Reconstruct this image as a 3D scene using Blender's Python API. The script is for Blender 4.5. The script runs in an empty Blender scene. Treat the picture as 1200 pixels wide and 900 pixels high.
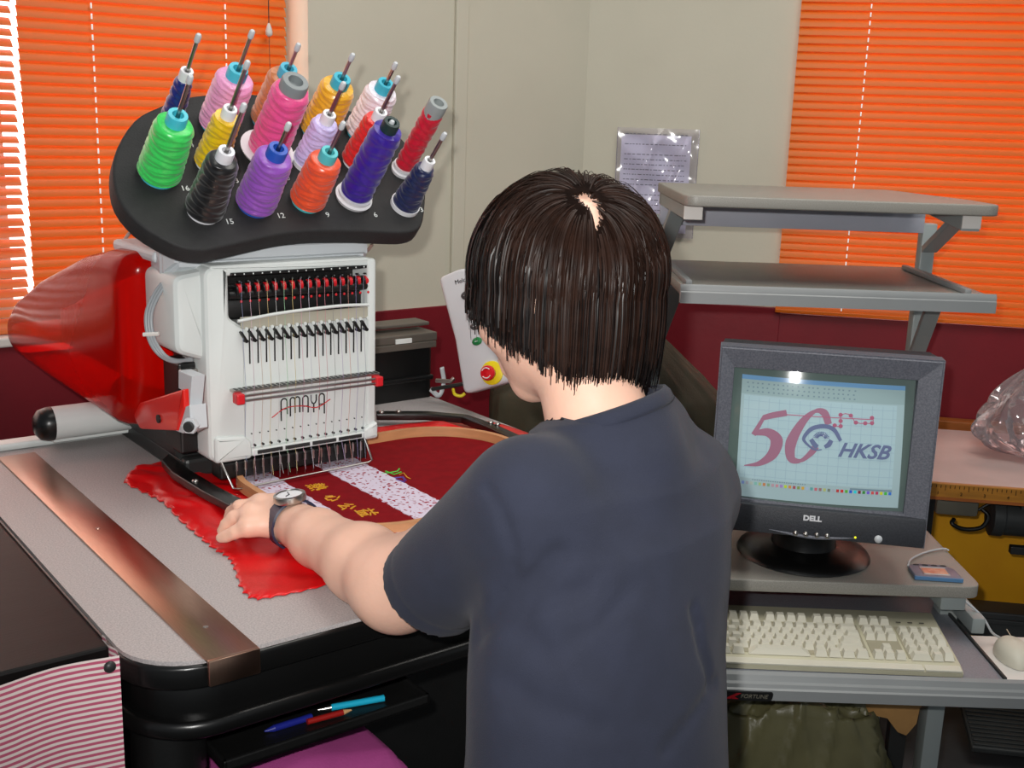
import bpy, bmesh, math, random
import numpy as np
from math import sin, cos, pi, radians, sqrt, atan2
from mathutils import Matrix, Vector

random.seed(7); rng = np.random.default_rng(7)
scn = bpy.context.scene
COL = scn.collection

# ------------------------------------------------------------------ camera
F_PX = 1330.0; PITCH = radians(13.2); ROLL = radians(1.9); CAM_H = 1.55
cp, sp, cr, sr = cos(PITCH), sin(PITCH), cos(ROLL), sin(ROLL)
FWD = Vector((0, cp, -sp)); _up = Vector((0, sp, cp)); _rt = Vector((1, 0, 0))
CX = cr*_rt + sr*_up; CU = cr*_up - sr*_rt; CAM = Vector((0, 0, CAM_H))
cd = bpy.data.cameras.new('camera'); cam = bpy.data.objects.new('camera', cd); COL.objects.link(cam)
cd.sensor_fit = 'HORIZONTAL'; cd.sensor_width = 36.0; cd.lens = F_PX/1200*36.0; cd.clip_start = 0.02
cam.matrix_world = Matrix(((CX.x, CU.x, -FWD.x, CAM.x), (CX.y, CU.y, -FWD.y, CAM.y), (CX.z, CU.z, -FWD.z, CAM.z), (0, 0, 0, 1)))
scn.camera = cam

# ------------------------------------------------------------------ world, lamps, exposure
w = bpy.data.worlds.new('world'); scn.world = w; w.use_nodes = True
w.node_tree.nodes['Background'].inputs[0].default_value = (0.86, 0.93, 1.0, 1)
w.node_tree.nodes['Background'].inputs[1].default_value = 0.17
at_target = CAM + FWD*2.0 + CU*0.16 + CX*0.06
def lamp(name, kind, loc, energy, color=(1, 1, 1), size=0.1, aim=None):
    d = bpy.data.lights.new(name, kind); d.energy = energy; d.color = color
    if kind == 'AREA': d.shape = 'RECTANGLE'; d.size = size[0]; d.size_y = size[1]
    else: d.shadow_soft_size = size
    o = bpy.data.objects.new(name, d); COL.objects.link(o); o.location = loc
    if aim is not None: o.rotation_euler = (Vector(aim)-Vector(loc)).to_track_quat('-Z', 'Y').to_euler()
    return o
# the camera's own flash tube, a few centimetres up and left of the lens
fl = lamp('camera_flash', 'SPOT', CAM - CX*0.035 + CU*0.045, 62.0, (1.0, 0.985, 0.95), 0.012, at_target)
fl.data.spot_size = radians(84); fl.data.spot_blend = 1.0
# fluorescent ceiling lamp over the middle of the workshop
lamp('ceiling_fluorescent_lamp', 'AREA', (0.5, 1.5, 2.9), 22.0, (1.0, 0.97, 0.90), (1.6, 1.2), (0.5, 2.1, 0.8))
vs = scn.view_settings
vs.view_transform = 'Standard'; vs.look = 'None'; vs.gamma = 1.0; vs.use_curve_mapping = False; vs.exposure = 0.25

# ------------------------------------------------------------------ helpers
def ray(px, py): return CX*((px-600)/F_PX) - CU*((py-450)/F_PX) + FWD
def at_h(px, py, h):                     # point of the level plane z = h
    d = ray(px, py); return CAM + d*((h-CAM_H)/d.z)
def at_y(px, py, y):                     # point of the vertical plane y
    d = ray(px, py); return CAM + d*(y/d.y)
def at_d(px, py, t): return CAM + ray(px, py)*t
TM = radians(37.8); HT = 1.02            # heading of the embroidery machine and its window wall; table height
MU = Vector((cos(TM), sin(TM), 0)); MV = Vector((-sin(TM), cos(TM), 0))
MO = at_h(245, 780, HT); MO.z = 0        # machine frame: x along the table front, y towards the window, z up
MFM = Matrix.Translation(MO) @ Matrix.Rotation(TM, 4, 'Z')
MFI = MFM.inverted()
def mfl(p): return MFI @ Vector(p)       # world -> machine frame
def mh(px, py, h): return mfl(at_h(px, py, h))
def on_a(px, py, a):                    # point of the machine-frame plane x = a
    d = ray(px, py); n = MU; o_ = MFM @ Vector((a, 0, 0)); t = (o_-CAM).dot(n)/d.dot(n); return mfl(CAM+d*t)
def md(px, py, t): return mfl(at_d(px, py, t))

def lin(c):
    c = c/255.0
    return c/12.92 if c <= 0.04045 else ((c+0.055)/1.055)**2.4
def rgb(r, g, b): return (lin(r), lin(g), lin(b), 1)

def mat(name, col, rough=0.5, metal=0.0, spec=0.5, var=0.0, vscale=8.0, bump=0.0, bscale=60.0, col2=None, emit=0.0, trans=0.0,
        sheen=0.0, coat=0.0, stretch=(1, 1, 1), alpha=1.0, aniso=0.0, detail=4.0):
    m = bpy.data.materials.new(name); m.use_nodes = True
    nt = m.node_tree; b = nt.nodes['Principled BSDF']; N = nt.nodes.new; L = nt.links.new
    c = rgb(*col)
    b.inputs['Base Color'].default_value = c
    b.inputs['Roughness'].default_value = rough; b.inputs['Metallic'].default_value = metal
    b.inputs['Specular IOR Level'].default_value = spec
    b.inputs['Coat Weight'].default_value = coat; b.inputs['Coat Roughness'].default_value = 0.08
    b.inputs['Sheen Weight'].default_value = sheen; b.inputs['Transmission Weight'].default_value = trans
    b.inputs['Alpha'].default_value = alpha; b.inputs['Anisotropic'].default_value = aniso
    if emit: b.inputs['Emission Color'].default_value = c; b.inputs['Emission Strength'].default_value = emit
    if var or bump or col2:
        tc = N('ShaderNodeTexCoord'); mp = N('ShaderNodeMapping'); mp.inputs['Scale'].default_value = stretch
        L(tc.outputs['Object'], mp.inputs['Vector'])
    if var or col2:
        n = N('ShaderNodeTexNoise'); n.inputs['Scale'].default_value = vscale; n.inputs['Detail'].default_value = detail
        L(mp.outputs[0], n.inputs['Vector'])
        r = N('ShaderNodeValToRGB'); r.color_ramp.elements[0].position = 0.35; r.color_ramp.elements[1].position = 0.65
        if col2: a0, a1 = c, rgb(*col2)
        else:
            a0 = tuple(x*(1-var) for x in c[:3])+(1,); a1 = tuple(min(1, x*(1+var)) for x in c[:3])+(1,)
        r.color_ramp.elements[0].color = a0; r.color_ramp.elements[1].color = a1
        L(n.outputs['Fac'], r.inputs[0]); L(r.outputs[0], b.inputs['Base Color'])
    if bump:
        n2 = N('ShaderNodeTexNoise'); n2.inputs['Scale'].default_value = bscale; n2.inputs['Detail'].default_value = 5
        L(mp.outputs[0], n2.inputs['Vector'])
        bp = N('ShaderNodeBump'); bp.inputs['Strength'].default_value = bump; bp.inputs['Distance'].default_value = 0.004
        L(n2.outputs['Fac'], bp.inputs['Height']); L(bp.outputs[0], b.inputs['Normal'])
    return m

def clear_mat(name, col, ior=1.5, rough=0.08, body=0.15, bump=0.0, bscale=20):     # thin clear sheet: lets light straight through, with gloss and a little body colour
    m = bpy.data.materials.new(name); m.use_nodes = True; nt = m.node_tree; N = nt.nodes.new; L = nt.links.new
    nt.nodes.remove(nt.nodes['Principled BSDF']); out = nt.nodes['Material Output']
    c = rgb(*col)
    tr = N('ShaderNodeBsdfTransparent'); tr.inputs[0].default_value = c
    df = N('ShaderNodeBsdfDiffuse'); df.inputs[0].default_value = c
    gl = N('ShaderNodeBsdfGlossy'); gl.inputs['Roughness'].default_value = rough
    m1 = N('ShaderNodeMixShader'); m1.inputs[0].default_value = body; L(tr.outputs[0], m1.inputs[1]); L(df.outputs[0], m1.inputs[2])
    fr = N('ShaderNodeFresnel'); fr.inputs[0].default_value = ior
    m2 = N('ShaderNodeMixShader'); L(fr.outputs[0], m2.inputs[0]); L(m1.outputs[0], m2.inputs[1]); L(gl.outputs[0], m2.inputs[2])
    if bump:
        tc = N('ShaderNodeTexCoord'); n2 = N('ShaderNodeTexNoise'); n2.inputs['Scale'].default_value = bscale
        L(tc.outputs['Object'], n2.inputs['Vector'])
        bp = N('ShaderNodeBump'); bp.inputs['Strength'].default_value = bump; bp.inputs['Distance'].default_value = 0.01
        L(n2.outputs['Fac'], bp.inputs['Height']); L(bp.outputs[0], gl.inputs['Normal']); L(bp.outputs[0], fr.inputs['Normal'])
    L(m2.outputs[0], out.inputs[0])
    return m

def basis(z, x=None):
    z = Vector(z).normalized()
    if x is None: x = Vector((1, 0, 0)) if abs(z.x) < 0.9 else Vector((0, 1, 0))
    x = Vector(x); x = (x - z*x.dot(z)).normalized(); y = z.cross(x)
    return x, y, z
def frame(o, x, y, z=None):
    x = Vector(x).normalized(); y = Vector(y); y = (y - x*y.dot(x)).normalized()
    z = x.cross(y); o = Vector(o)
    return Matrix(((x.x, y.x, z.x, o.x), (x.y, y.y, z.y, o.y), (x.z, y.z, z.z, o.z), (0, 0, 0, 1)))

class MB:
    """collects shapes for ONE mesh object"""
    def __init__(s): s.bm = bmesh.new()
    def _add(s, vs, fs, T=None):
        v = [s.bm.verts.new(T @ Vector(p) if T is not None else p) for p in vs]
        out = []
        for f in fs:
            try: out.append(s.bm.faces.new([v[i] for i in f]))
            except ValueError: pass
        return v, out
    def box(s, lo, hi, bev=0.0, T=None, seg=2):
        x0, y0, z0 = lo; x1, y1, z1 = hi
        t = bmesh.new()
        vs = [t.verts.new(p) for p in ((x0,y0,z0),(x1,y0,z0),(x1,y1,z0),(x0,y1,z0),(x0,y0,z1),(x1,y0,z1),(x1,y1,z1),(x0,y1,z1))]
        for f in ((3,2,1,0),(4,5,6,7),(0,1,5,4),(1,2,6,5),(2,3,7,6),(3,0,4,7)): t.faces.new([vs[i] for i in f])
        if bev: bmesh.ops.bevel(t, geom=t.edges[:], offset=bev, segments=seg, affect='EDGES', profile=0.5)
        s._merge(t, T); return s
    def _merge(s, t, T=None):
        t.verts.index_update()
        s._add([v.co.copy() for v in t.verts], [[v.index for v in f.verts] for f in t.faces], T); t.free()
    def prism(s, pts, z0, z1, bev=0.0, T=None, seg=3):
        t = bmesh.new()
        a = [t.verts.new((p[0], p[1], z0)) for p in pts]; b = [t.verts.new((p[0], p[1], z1)) for p in pts]
        n = len(pts)
        fb = t.faces.new(a[::-1]); ft = t.faces.new(b)
        for i in range(n): t.faces.new([a[i], a[(i+1) % n], b[(i+1) % n], b[i]])
        bmesh.ops.recalc_face_normals(t, faces=t.faces)
        if bev:
            ed = list(fb.edges)+list(ft.edges)
            bmesh.ops.bevel(t, geom=ed, offset=bev, segments=seg, affect='EDGES', profile=0.5)
        s._merge(t, T); return s
    def lathe(s, o, axis, prof, n=24, xax=None, fn=None, caps=True):
        x, y, z = basis(axis, xax); o = Vector(o); vs = []; fs = []
        for k, (r, h) in enumerate(prof):
            for i in range(n):
                a = 2*pi*i/n; rr = r if fn is None else r+fn(a, h, r)
                vs.append(o + z*h + x*(rr*cos(a)) + y*(rr*sin(a)))
        for k in range(len(prof)-1):
            for i in range(n):
                j = (i+1) % n
                fs.append((k*n+i, k*n+j, (k+1)*n+j, (k+1)*n+i))
        if caps:
            if prof[0][0] > 1e-5: fs.append(tuple(range(n))[::-1])
            if prof[-1][0] > 1e-5: fs.append(tuple((len(prof)-1)*n+i for i in range(n)))
        s._add(vs, fs); return s
    def cyl(s, p0, p1, r, r1=None, n=16):
        p0 = Vector(p0); p1 = Vector(p1); d = p1-p0
        return s.lathe(p0, d, [(r, 0), (r if r1 is None else r1, d.length)], n)
    def tube(s, pts, r, n=8, closed=False, flat=1.0, upv=None):
        P = [Vector(p) for p in pts]; N = len(P); vs = []; fs = []; prev = None
        for i, p in enumerate(P):
            if closed: t = P[(i+1) % N]-P[i-1]
            else: t = P[min(i+1, N-1)]-P[max(i-1, 0)]
            t.normalize()
            if upv is not None: x, y, _ = basis(t, Vector(upv))
            elif prev is None: x, y, _ = basis(t)
            else: x, y, _ = basis(t, prev)
            prev = x; rr = r[i] if isinstance(r, (list, tuple)) else r
            for k in range(n):
                a = 2*pi*k/n; vs.append(p + x*(rr*cos(a)) + y*(rr*flat*sin(a)))
        M = N if closed else N-1
        for i in range(M):
            for k in range(n):
                j = (k+1) % n; i2 = (i+1) % N
                fs.append((i*n+k, i*n+j, i2*n+j, i2*n+k))
        if not closed: fs.append(tuple(range(n))[::-1]); fs.append(tuple((N-1)*n+k for k in range(n)))
        s._add(vs, fs); return s
    def ball(s, o, r, nu=16, nv=10, T=None):
        rx, ry, rz = (r, r, r) if not isinstance(r, (tuple, list)) else r
        vs = [(0, 0, -rz)]; fs = []
        for j in range(1, nv):
            th = -pi/2+pi*j/nv
            for i in range(nu): vs.append((rx*cos(th)*cos(2*pi*i/nu), ry*cos(th)*sin(2*pi*i/nu), rz*sin(th)))
        vs.append((0, 0, rz)); top = len(vs)-1
        for i in range(nu):
            k = (i+1) % nu
            fs.append((0, 1+k, 1+i)); fs.append((top, 1+(nv-2)*nu+i, 1+(nv-2)*nu+k))
            for j in range(nv-2): fs.append((1+j*nu+i, 1+j*nu+k, 1+(j+1)*nu+k, 1+(j+1)*nu+i))
        TT = Matrix.Translation(Vector(o)) if T is None else Matrix.Translation(Vector(o)) @ T
        s._add(vs, fs, TT); return s
    def grid(s, fn, nu, nv, thick=0.0):
        vs = [fn(i/nu, j/nv) for j in range(nv+1) for i in range(nu+1)]
        W = nu+1
        fs = [(j*W+i, j*W+i+1, (j+1)*W+i+1, (j+1)*W+i) for j in range(nv) for i in range(nu)]
        if thick:
            n0 = len(vs); low = [Vector(v)-Vector((0, 0, thick)) for v in vs]
            vs = list(vs)+low
            fs += [tuple(n0+k for k in f[::-1]) for f in fs]
            rim = [(0, i) for i in range(nu)]
            for i in range(nu): fs.append((i+1, i, n0+i, n0+i+1)); q = nv*W; fs.append((q+i, q+i+1, n0+q+i+1, n0+q+i))
            for j in range(nv): fs.append((j*W, (j+1)*W, n0+(j+1)*W, n0+j*W)); e = nu; fs.append(((j+1)*W+e, j*W+e, n0+j*W+e, n0+(j+1)*W+e))
        s._add(vs, fs); return s
    def raw(s, vs, fs, T=None): s._add(vs, fs, T); return s
    def build(s, name, m, parent=None, smooth=None, sub=0):
        me = bpy.data.meshes.new(name)
        bmesh.ops.recalc_face_normals(s.bm, faces=s.bm.faces)
        s.bm.to_mesh(me); s.bm.free()
        me.materials.append(m)
        o = bpy.data.objects.new(name, me); COL.objects.link(o)
        if smooth is not None:
            me.polygons.foreach_set('use_smooth', [True]*len(me.polygons))
            if smooth < 180: me.set_sharp_from_angle(angle=radians(smooth))
        if parent is not None: o.parent = parent
        return o

def tag(o, label=None, cat=None, group=None, kind=None):
    if label: o['label'] = label
    if cat: o['category'] = cat
    if group: o['group'] = group
    if kind: o['kind'] = kind
    return o
def empty(name, M, label=None, cat=None, group=None, kind=None):
    o = bpy.data.objects.new(name, None); COL.objects.link(o); o.empty_display_size = 0.05
    o.matrix_world = M; return tag(o, label, cat, group, kind)
def at_mf(o): o.matrix_world = MFM.copy(); return o
def kids(o): return [c for c in bpy.data.objects if c.parent == o]
def copy_tree(o, parent=None):
    c = o.copy(); COL.objects.link(c)
    if parent is not None: c.parent = parent
    for ch in kids(o): copy_tree(ch, c)
    return c
def text(name, body, T, size, m, parent=None, shear=0.0, ext=0.0003, align='CENTER', xs=1.0, off=0.0):
    cu = bpy.data.curves.new(name, 'FONT'); cu.body = body; cu.size = size; cu.shear = shear; cu.extrude = ext; cu.offset = off
    cu.align_x = align; cu.align_y = 'CENTER'; cu.resolution_u = 3
    t = bpy.data.objects.new(name, cu); COL.objects.link(t)
    dg = bpy.context.evaluated_depsgraph_get(); dg.update()
    me = bpy.data.meshes.new_from_object(t.evaluated_get(dg)); bpy.data.objects.remove(t); bpy.data.curves.remove(cu)
    me.transform(T @ Matrix.Diagonal((xs, 1, 1, 1))); me.materials.clear(); me.materials.append(m); me.name = name
    o = bpy.data.objects.new(name, me); COL.objects.link(o)
    if parent is not None: o.parent = parent
    return o
def mesh_np(name, V, Fq, m, parent=None, smooth=True):
    me = bpy.data.meshes.new(name)
    V = np.asarray(V, np.float32); Fq = np.asarray(Fq, np.int32); k = Fq.shape[1]
    me.vertices.add(len(V)); me.vertices.foreach_set('co', V.ravel())
    me.loops.add(Fq.size); me.loops.foreach_set('vertex_index', Fq.ravel())
    me.polygons.add(len(Fq)); me.polygons.foreach_set('loop_start', np.arange(0, Fq.size, k, dtype=np.int32))
    me.update(calc_edges=True); me.validate()
    me.polygons.foreach_set('use_smooth', [smooth]*len(me.polygons))
    me.materials.append(m)
    o = bpy.data.objects.new(name, me); COL.objects.link(o)
    if parent is not None: o.parent = parent
    return o
def smoothline(pts, n=8):                # Catmull-Rom through points
    P = [Vector(p) for p in pts]; P = [P[0]*2-P[1]]+P+[P[-1]*2-P[-2]]; out = []
    for i in range(1, len(P)-2):
        a, b, c, d = P[i-1:i+3]
        for k in range(n):
            t = k/n
            out.append(0.5*((2*b)+(c-a)*t+(2*a-5*b+4*c-d)*t*t+(3*b-a-3*c+d)*t**3))
    out.append(P[-2]); return out

# ------------------------------------------------------------------ materials
M = {}
M['wall'] = mat('cream_wall_paint', (200, 195, 178), 0.75, var=0.03, vscale=3, bump=0.08, bscale=90)
M['maroon'] = mat('maroon_wall_paint', (118, 8, 26), 0.55, var=0.10, vscale=5, bump=0.1, bscale=70)
M['floor'] = mat('dark_floor', (70, 70, 72), 0.6, var=0.3, vscale=5, bump=0.15, bscale=40)
M['trimwhite'] = mat('white_frame_paint', (225, 220, 214), 0.5, var=0.03)
M['cord_gleam'] = mat('white_cord_gleam', (245, 245, 240), 0.6, emit=0.25, var=0.02)
M['white'] = mat('machine_white_enamel', (214, 219, 217), 0.38, var=0.02, vscale=10, bump=0.02, bscale=200)
M['ltgrey'] = mat('pale_grey_plastic', (198, 202, 206), 0.45, var=0.02)
M['black'] = mat('black_plastic', (17, 17, 17), 0.42, var=0.15, vscale=20, bump=0.06, bscale=300)
M['plate'] = mat('matt_black_plate', (36, 36, 37), 0.7, var=0.1, vscale=90, bump=0.15, bscale=400)
M['blacksatin'] = mat('black_satin_paint', (13, 13, 13), 0.3, var=0.1)
M['dark'] = mat('dark_grey_metal', (55, 56, 56), 0.45, metal=0.4, var=0.1)
M['steel'] = mat('steel', (175, 172, 168), 0.28, metal=1.0, var=0.06, vscale=30)
M['strip'] = mat('brushed_steel_strip', (186, 150, 130), 0.28, metal=1.0, var=0.05, vscale=40, stretch=(30, 1, 1))
M['laminate'] = mat('speckled_grey_laminate', (184, 177, 176), 0.5, vscale=500, col2=(158, 152, 152), detail=2)
M['deskgrey'] = mat('grey_desk_laminate', (150, 147, 140), 0.42, vscale=600, col2=(134, 131, 124), detail=2)
M['deskmetal'] = mat('grey_painted_metal', (150, 158, 158), 0.4, var=0.04)
M['desktrim'] = mat('grey_edge_trim', (140, 143, 144), 0.45, var=0.04)
M['panel'] = mat('lilac_grey_panel', (168, 170, 182), 0.5, var=0.03)
M['traymat'] = mat('grey_tray_board', (126, 130, 138), 0.42, vscale=500, col2=(114, 117, 125), detail=2)
M['redclamp'] = mat('red_plastic', (205, 28, 38), 0.4, var=0.08)
M['redplate'] = mat('bright_red_plate', (222, 22, 10), 0.35, var=0.05, coat=0.4)
M['satin'] = mat('red_satin', (206, 6, 14), 0.34, spec=0.5, var=0.12, vscale=14, bump=0.12, bscale=160)
M['banner'] = mat('maroon_velvet', (124, 4, 16), 0.85, spec=0.15, var=0.10, vscale=60, bump=0.12, bscale=700)
M['gold'] = mat('gold_thread', (222, 160, 20), 0.3, spec=0.7, var=0.2, vscale=300, bump=0.4, bscale=900)
M['tan'] = mat('tan_hoop_wood', (196, 140, 96), 0.5, var=0.10, vscale=20, stretch=(1, 1, 6))
M['monitor'] = mat('charcoal_monitor_plastic', (52, 54, 60), 0.5, var=0.2, vscale=300, bump=0.25, bscale=700)
M['monitor2'] = mat('grey_bezel_frame', (108, 110, 120), 0.5, vscale=350, col2=(86, 88, 98), bump=0.2, bscale=700)
M['beige'] = mat('beige_keyboard_plastic', (198, 193, 168), 0.5, var=0.03)
M['key'] = mat('ivory_key_plastic', (212, 208, 192), 0.5, var=0.03)
M['olive'] = mat('olive_nylon_cover', (108, 104, 72), 0.36, var=0.12, vscale=12, bump=0.1, bscale=300)
M['olive2'] = mat('dull_olive_cloth', (62, 58, 42), 0.7, var=0.15, vscale=10, bump=0.15, bscale=200)
M['yellow'] = mat('ochre_yellow_board', (255, 176, 12), 0.55, var=0.08, vscale=6, bump=0.1, bscale=50)
M['brown'] = mat('brown_wood_edge', (150, 82, 28), 0.5, var=0.2, vscale=10, stretch=(1, 8, 8))
M['ruler'] = mat('varnished_ruler_wood', (168, 112, 34), 0.45, var=0.15, vscale=12, stretch=(1, 10, 10))
M['tabletop2'] = mat('worn_pink_grey_top', (192, 172, 168), 0.5, var=0.06)
M['motor'] = mat('dark_motor_casing', (58, 60, 60), 0.45, var=0.15)
M['boxgrey'] = mat('dull_grey_switch_box', (108, 104, 92), 0.5, var=0.15)
M['blacktop'] = mat('black_wood_top', (14, 11, 11), 0.5, spec=0.2, var=0.3, vscale=9, stretch=(1, 6, 1), bump=0.04)
M['pink'] = mat('magenta_cloth', (176, 70, 140), 0.8, var=0.08, vscale=20, bump=0.15, bscale=300)
M['cardboard'] = mat('torn_brown_paper', (176, 132, 78), 0.7, var=0.15, vscale=15)
M['skin'] = None

def skin_mat():
    m = mat('fair_skin', (228, 182, 160), 0.48, var=0.05, vscale=18, bump=0.06, bscale=260)
    b = m.node_tree.nodes['Principled BSDF']
    b.inputs['Subsurface Weight'].default_value = 0.12; b.inputs['Subsurface Radius'].default_value = (0.012, 0.005, 0.003); b.inputs['Subsurface Scale'].default_value = 0.4
    return m
M['skin'] = skin_mat()
M['tee'] = mat('navy_cotton', (31, 35, 52), 0.9, sheen=0.05, var=0.06, vscale=40, bump=0.18, bscale=900)
M['jeans'] = mat('dark_denim', (26, 28, 38), 0.9, var=0.1)
M['shoe'] = mat('black_shoe_leather', (22, 20, 20), 0.5, var=0.1)
M['hair'] = mat('dark_brown_hair', (16, 11, 10), 0.36, spec=0.40, var=0.3, vscale=60)
M['hairred_sheen'] = mat('brown_crown_hair_sheen', (37, 22, 16), 0.45, spec=0.18, var=0.3, vscale=60)  # reddish brown of the crown, with flash sheen painted into the colour too

def slat_mat(name, col):
    m = bpy.data.materials.new(name); m.use_nodes = True; nt = m.node_tree; N = nt.nodes.new; L = nt.links.new
    b = nt.nodes['Principled BSDF']; out = nt.nodes['Material Output']
    tc = N('ShaderNodeTexCoord'); no = N('ShaderNodeTexNoise'); no.inputs['Scale'].default_value = 3.0
    L(tc.outputs['Object'], no.inputs['Vector'])
    r = N('ShaderNodeValToRGB'); c = rgb(*col)
    r.color_ramp.elements[0].color = tuple(x*0.92 for x in c[:3])+(1,); r.color_ramp.elements[1].color = c
    L(no.outputs['Fac'], r.inputs[0]); L(r.outputs[0], b.inputs['Base Color'])
    b.inputs['Roughness'].default_value = 0.45
    t = N('ShaderNodeBsdfTranslucent'); t.inputs[0].default_value = c
    mx = N('ShaderNodeMixShader'); mx.inputs[0].default_value = 0.28
    L(b.outputs[0], mx.inputs[1]); L(t.outputs[0], mx.inputs[2]); L(mx.outputs[0], out.inputs[0])
    return m
M['slat'] = slat_mat('orange_slat_enamel', (236, 128, 30))
M['slat2'] = slat_mat('pale_orange_slat_enamel', (238, 138, 74))
M['pane'] = mat('daylit_window_pane', (255, 250, 244), 0.3, emit=1.7)

# ------------------------------------------------------------------ the room
f = MB().box((-3.2, -1.5, -0.1), (4.0, 4.6, 0)).build('floor', M['floor']); tag(f, kind='structure')
# window wall on the left, in the machine frame (its plane at y = WB)
WB = 1.44; SILL = 1.085
b = MB()
b.box((-1.2, WB, 0), (1.90, WB+0.14, SILL-0.02)); b.box((0.862, WB, SILL-0.02), (1.90, WB+0.14, 2.7)); b.box((-1.2, WB, 2.25), (0.862, WB+0.14, 2.7))
wl = at_mf(b.build('wall_left', M['wall'])); tag(wl, kind='structure')
b = MB().box((-1.2, WB-0.008, 0.0), (1.70, WB, SILL-0.015), 0.002)
tag(at_mf(b.build('trim_1', M['maroon'])), kind='structure')
b = MB().box((1.262, WB-0.012, SILL-0.012), (1.30, WB, 2.7), 0.003)
tag(at_mf(b.build('trim_2', M['wall'])), kind='structure')
wn = empty('window_1', MFM, kind='structure')
MB().box((-1.2, WB-0.02, SILL-0.02), (0.862, WB+0.14, SILL), 0.004).build('sill', M['trimwhite'], wn)
b = MB()
for x in (-0.60, 0.20, 0.835): b.box((x-0.02, WB+0.10, SILL), (x+0.02, WB+0.13, 2.25), 0.003)
b.box((-1.2, WB+0.10, 2.2), (0.855, WB+0.13, 2.25)).box((-1.2, WB+0.10, SILL), (0.855, WB+0.13, SILL+0.04))
b.build('window_frame', M['trimwhite'], wn)
MB().box((-1.2, WB+0.13, SILL), (0.86, WB+0.135, 2.25)).build('pane', M['pane'], wn)

# right wall (its own frame: x along the wall, y into the wall)
TW = radians(-10.8); RO = Vector((0.83, 3.07, 0))
RFM = Matrix.Translation(RO) @ Matrix.Rotation(TW, 4, 'Z'); RFI = RFM.inverted()
def at_rw(px, py):                       # point of the right wall, in its frame
    d = ray(px, py); n = RFM.to_3x3() @ Vector((0, 1, 0)); t = (RO-CAM).dot(n)/d.dot(n); return RFI @ (CAM+d*t)
WX = at_rw(928, 180).x
b = MB()
b.box((-0.70, 0, 0), (WX, 0.14, 2.7)).box((WX, 0, 0), (2.2, 0.14, 1.04)).box((WX, 0, 2.2), (2.2, 0.14, 2.7))
o = b.build('wall_right', M['wall']); o.matrix_world = RFM; tag(o, kind='structure')
b = MB().box((-0.66, -0.010, 0.0), (at_rw(913, 380).x, 0, 1.066), 0.002)
o = b.build('trim_3', M['maroon']); o.matrix_world = RFM; tag(o, kind='structure')
b = MB().box((at_rw(912, 380).x, -0.007, 0.0), (2.2, 0, 1.052), 0.002)
o = b.build('trim_4', M['maroon']); o.matrix_world = RFM; tag(o, kind='structure')
wn = empty('window_2', RFM, kind='structure')
MB().box((WX, 0.02, 1.04), (2.2, 0.14, 1.052)).build('sill', M['trimwhite'], wn)
b = MB()
for x in (WX+0.02, 0.9, 2.1): b.box((x-0.02, 0.09, 1.05), (x+0.02, 0.12, 2.2), 0.003)
b.box((WX, 0.09, 2.15), (2.2, 0.12, 2.2)).box((WX, 0.09, 1.05), (2.2, 0.12, 1.09)); b.build('window_frame', M['trimwhite'], wn)
MB().box((WX, 0.12, 1.05), (2.2, 0.125, 2.2)).build('pane', M['pane'], wn)

def blind(T, x0, x1, z0, z1, y, label, cords, m, tilt=62, pitch=0.0205, pull=None, gap=False):
    root = empty('venetian_blind', T @ Matrix.Translation((0, y, z0)), label, 'blind')
    c, s_ = cos(radians(tilt)), sin(radians(tilt))
    def arc():
        mb = MB(); vs = []; K = 5
        for e in (x0, x1):
            for off in (0, -0.0006):
                for k in range(K):
                    t = (k/(K-1)-0.5)*0.025; bow = 0.0028*(1-(2*k/(K-1)-1)**2)+off
                    # flat direction tilted: room-side edge down
                    vs.append((e, t*c-bow*s_, t*s_+bow*c*0.6))
        L0, L1, R0, R1 = 0, K, 2*K, 3*K; fs = []
        for k in range(K-1):
            fs.append((L0+k, L0+k+1, R0+k+1, R0+k)); fs.append((L1+k+1, L1+k, R1+k, R1+k+1))
            fs.append((L0+k+1, L0+k, L1+k, L1+k+1)); fs.append((R0+k, R0+k+1, R1+k+1, R1+k))
        fs.append((L0, R0, R1, L1)); fs.append((R0+K-1, L0+K-1, L1+K-1, R1+K-1))
        mb.raw(vs, fs); return mb
    n = int((z1-z0)/pitch); first = arc().build('slat', m, root, smooth=40); first.location = (0, 0, pitch*0.7)
    for i in range(1, n):
        q = first.copy(); COL.objects.link(q); q.parent = root; q.location = (0, 0, pitch*(0.7+i)+(random.uniform(-.0012, .0012) if gap else 0))
        if gap: q.rotation_euler = (radians(random.uniform(-14, 6)), 0, 0)
    MB().box((x0, -0.012, -0.006), (x1, 0.012, 0.004), 0.002).build('bottom_rail', m, root)
    for cx in cords:
        cb = MB()
        for i in range(n):                # glowing white dashes on the cord, painting daylight that gleams through the slat holes
            cb.box((cx-0.0016, -0.0125, pitch*(0.7+i)-0.006), (cx+0.0016, -0.0105, pitch*(0.7+i)+0.005), 0.0005)
        cb.build('ladder_cord_gleam', M['cord_gleam'], root)
    if pull:
        cx, zt = pull
        MB().tube([(cx, -0.02, z1-z0), (cx, -0.02, zt-z0)], 0.0012, 6).build('pull_cord', M['dark'], root)
        MB().lathe((cx, -0.02, zt-z0-0.028), (0, 0, 1), [(0.003, 0), (0.0075, 0.004), (0.0078, 0.011), (0.005, 0.022), (0.002, 0.029)], 12).build('cord_tassel', M['trimwhite'], root, smooth=60)
        MB().tube([(cx, -0.02, zt-z0-0.028), (cx+0.004, -0.02, 0.35)], 0.0006, 5).build('cord_tail', M['dark'], root)
    return root
blind(MFM, 0.240, 0.815, SILL+0.008, 2.2, WB+0.02, 'wide orange venetian blind on the left window behind the thread cones', (0.382, 0.668), M['slat'], pull=(0.766, 1.735))
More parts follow.
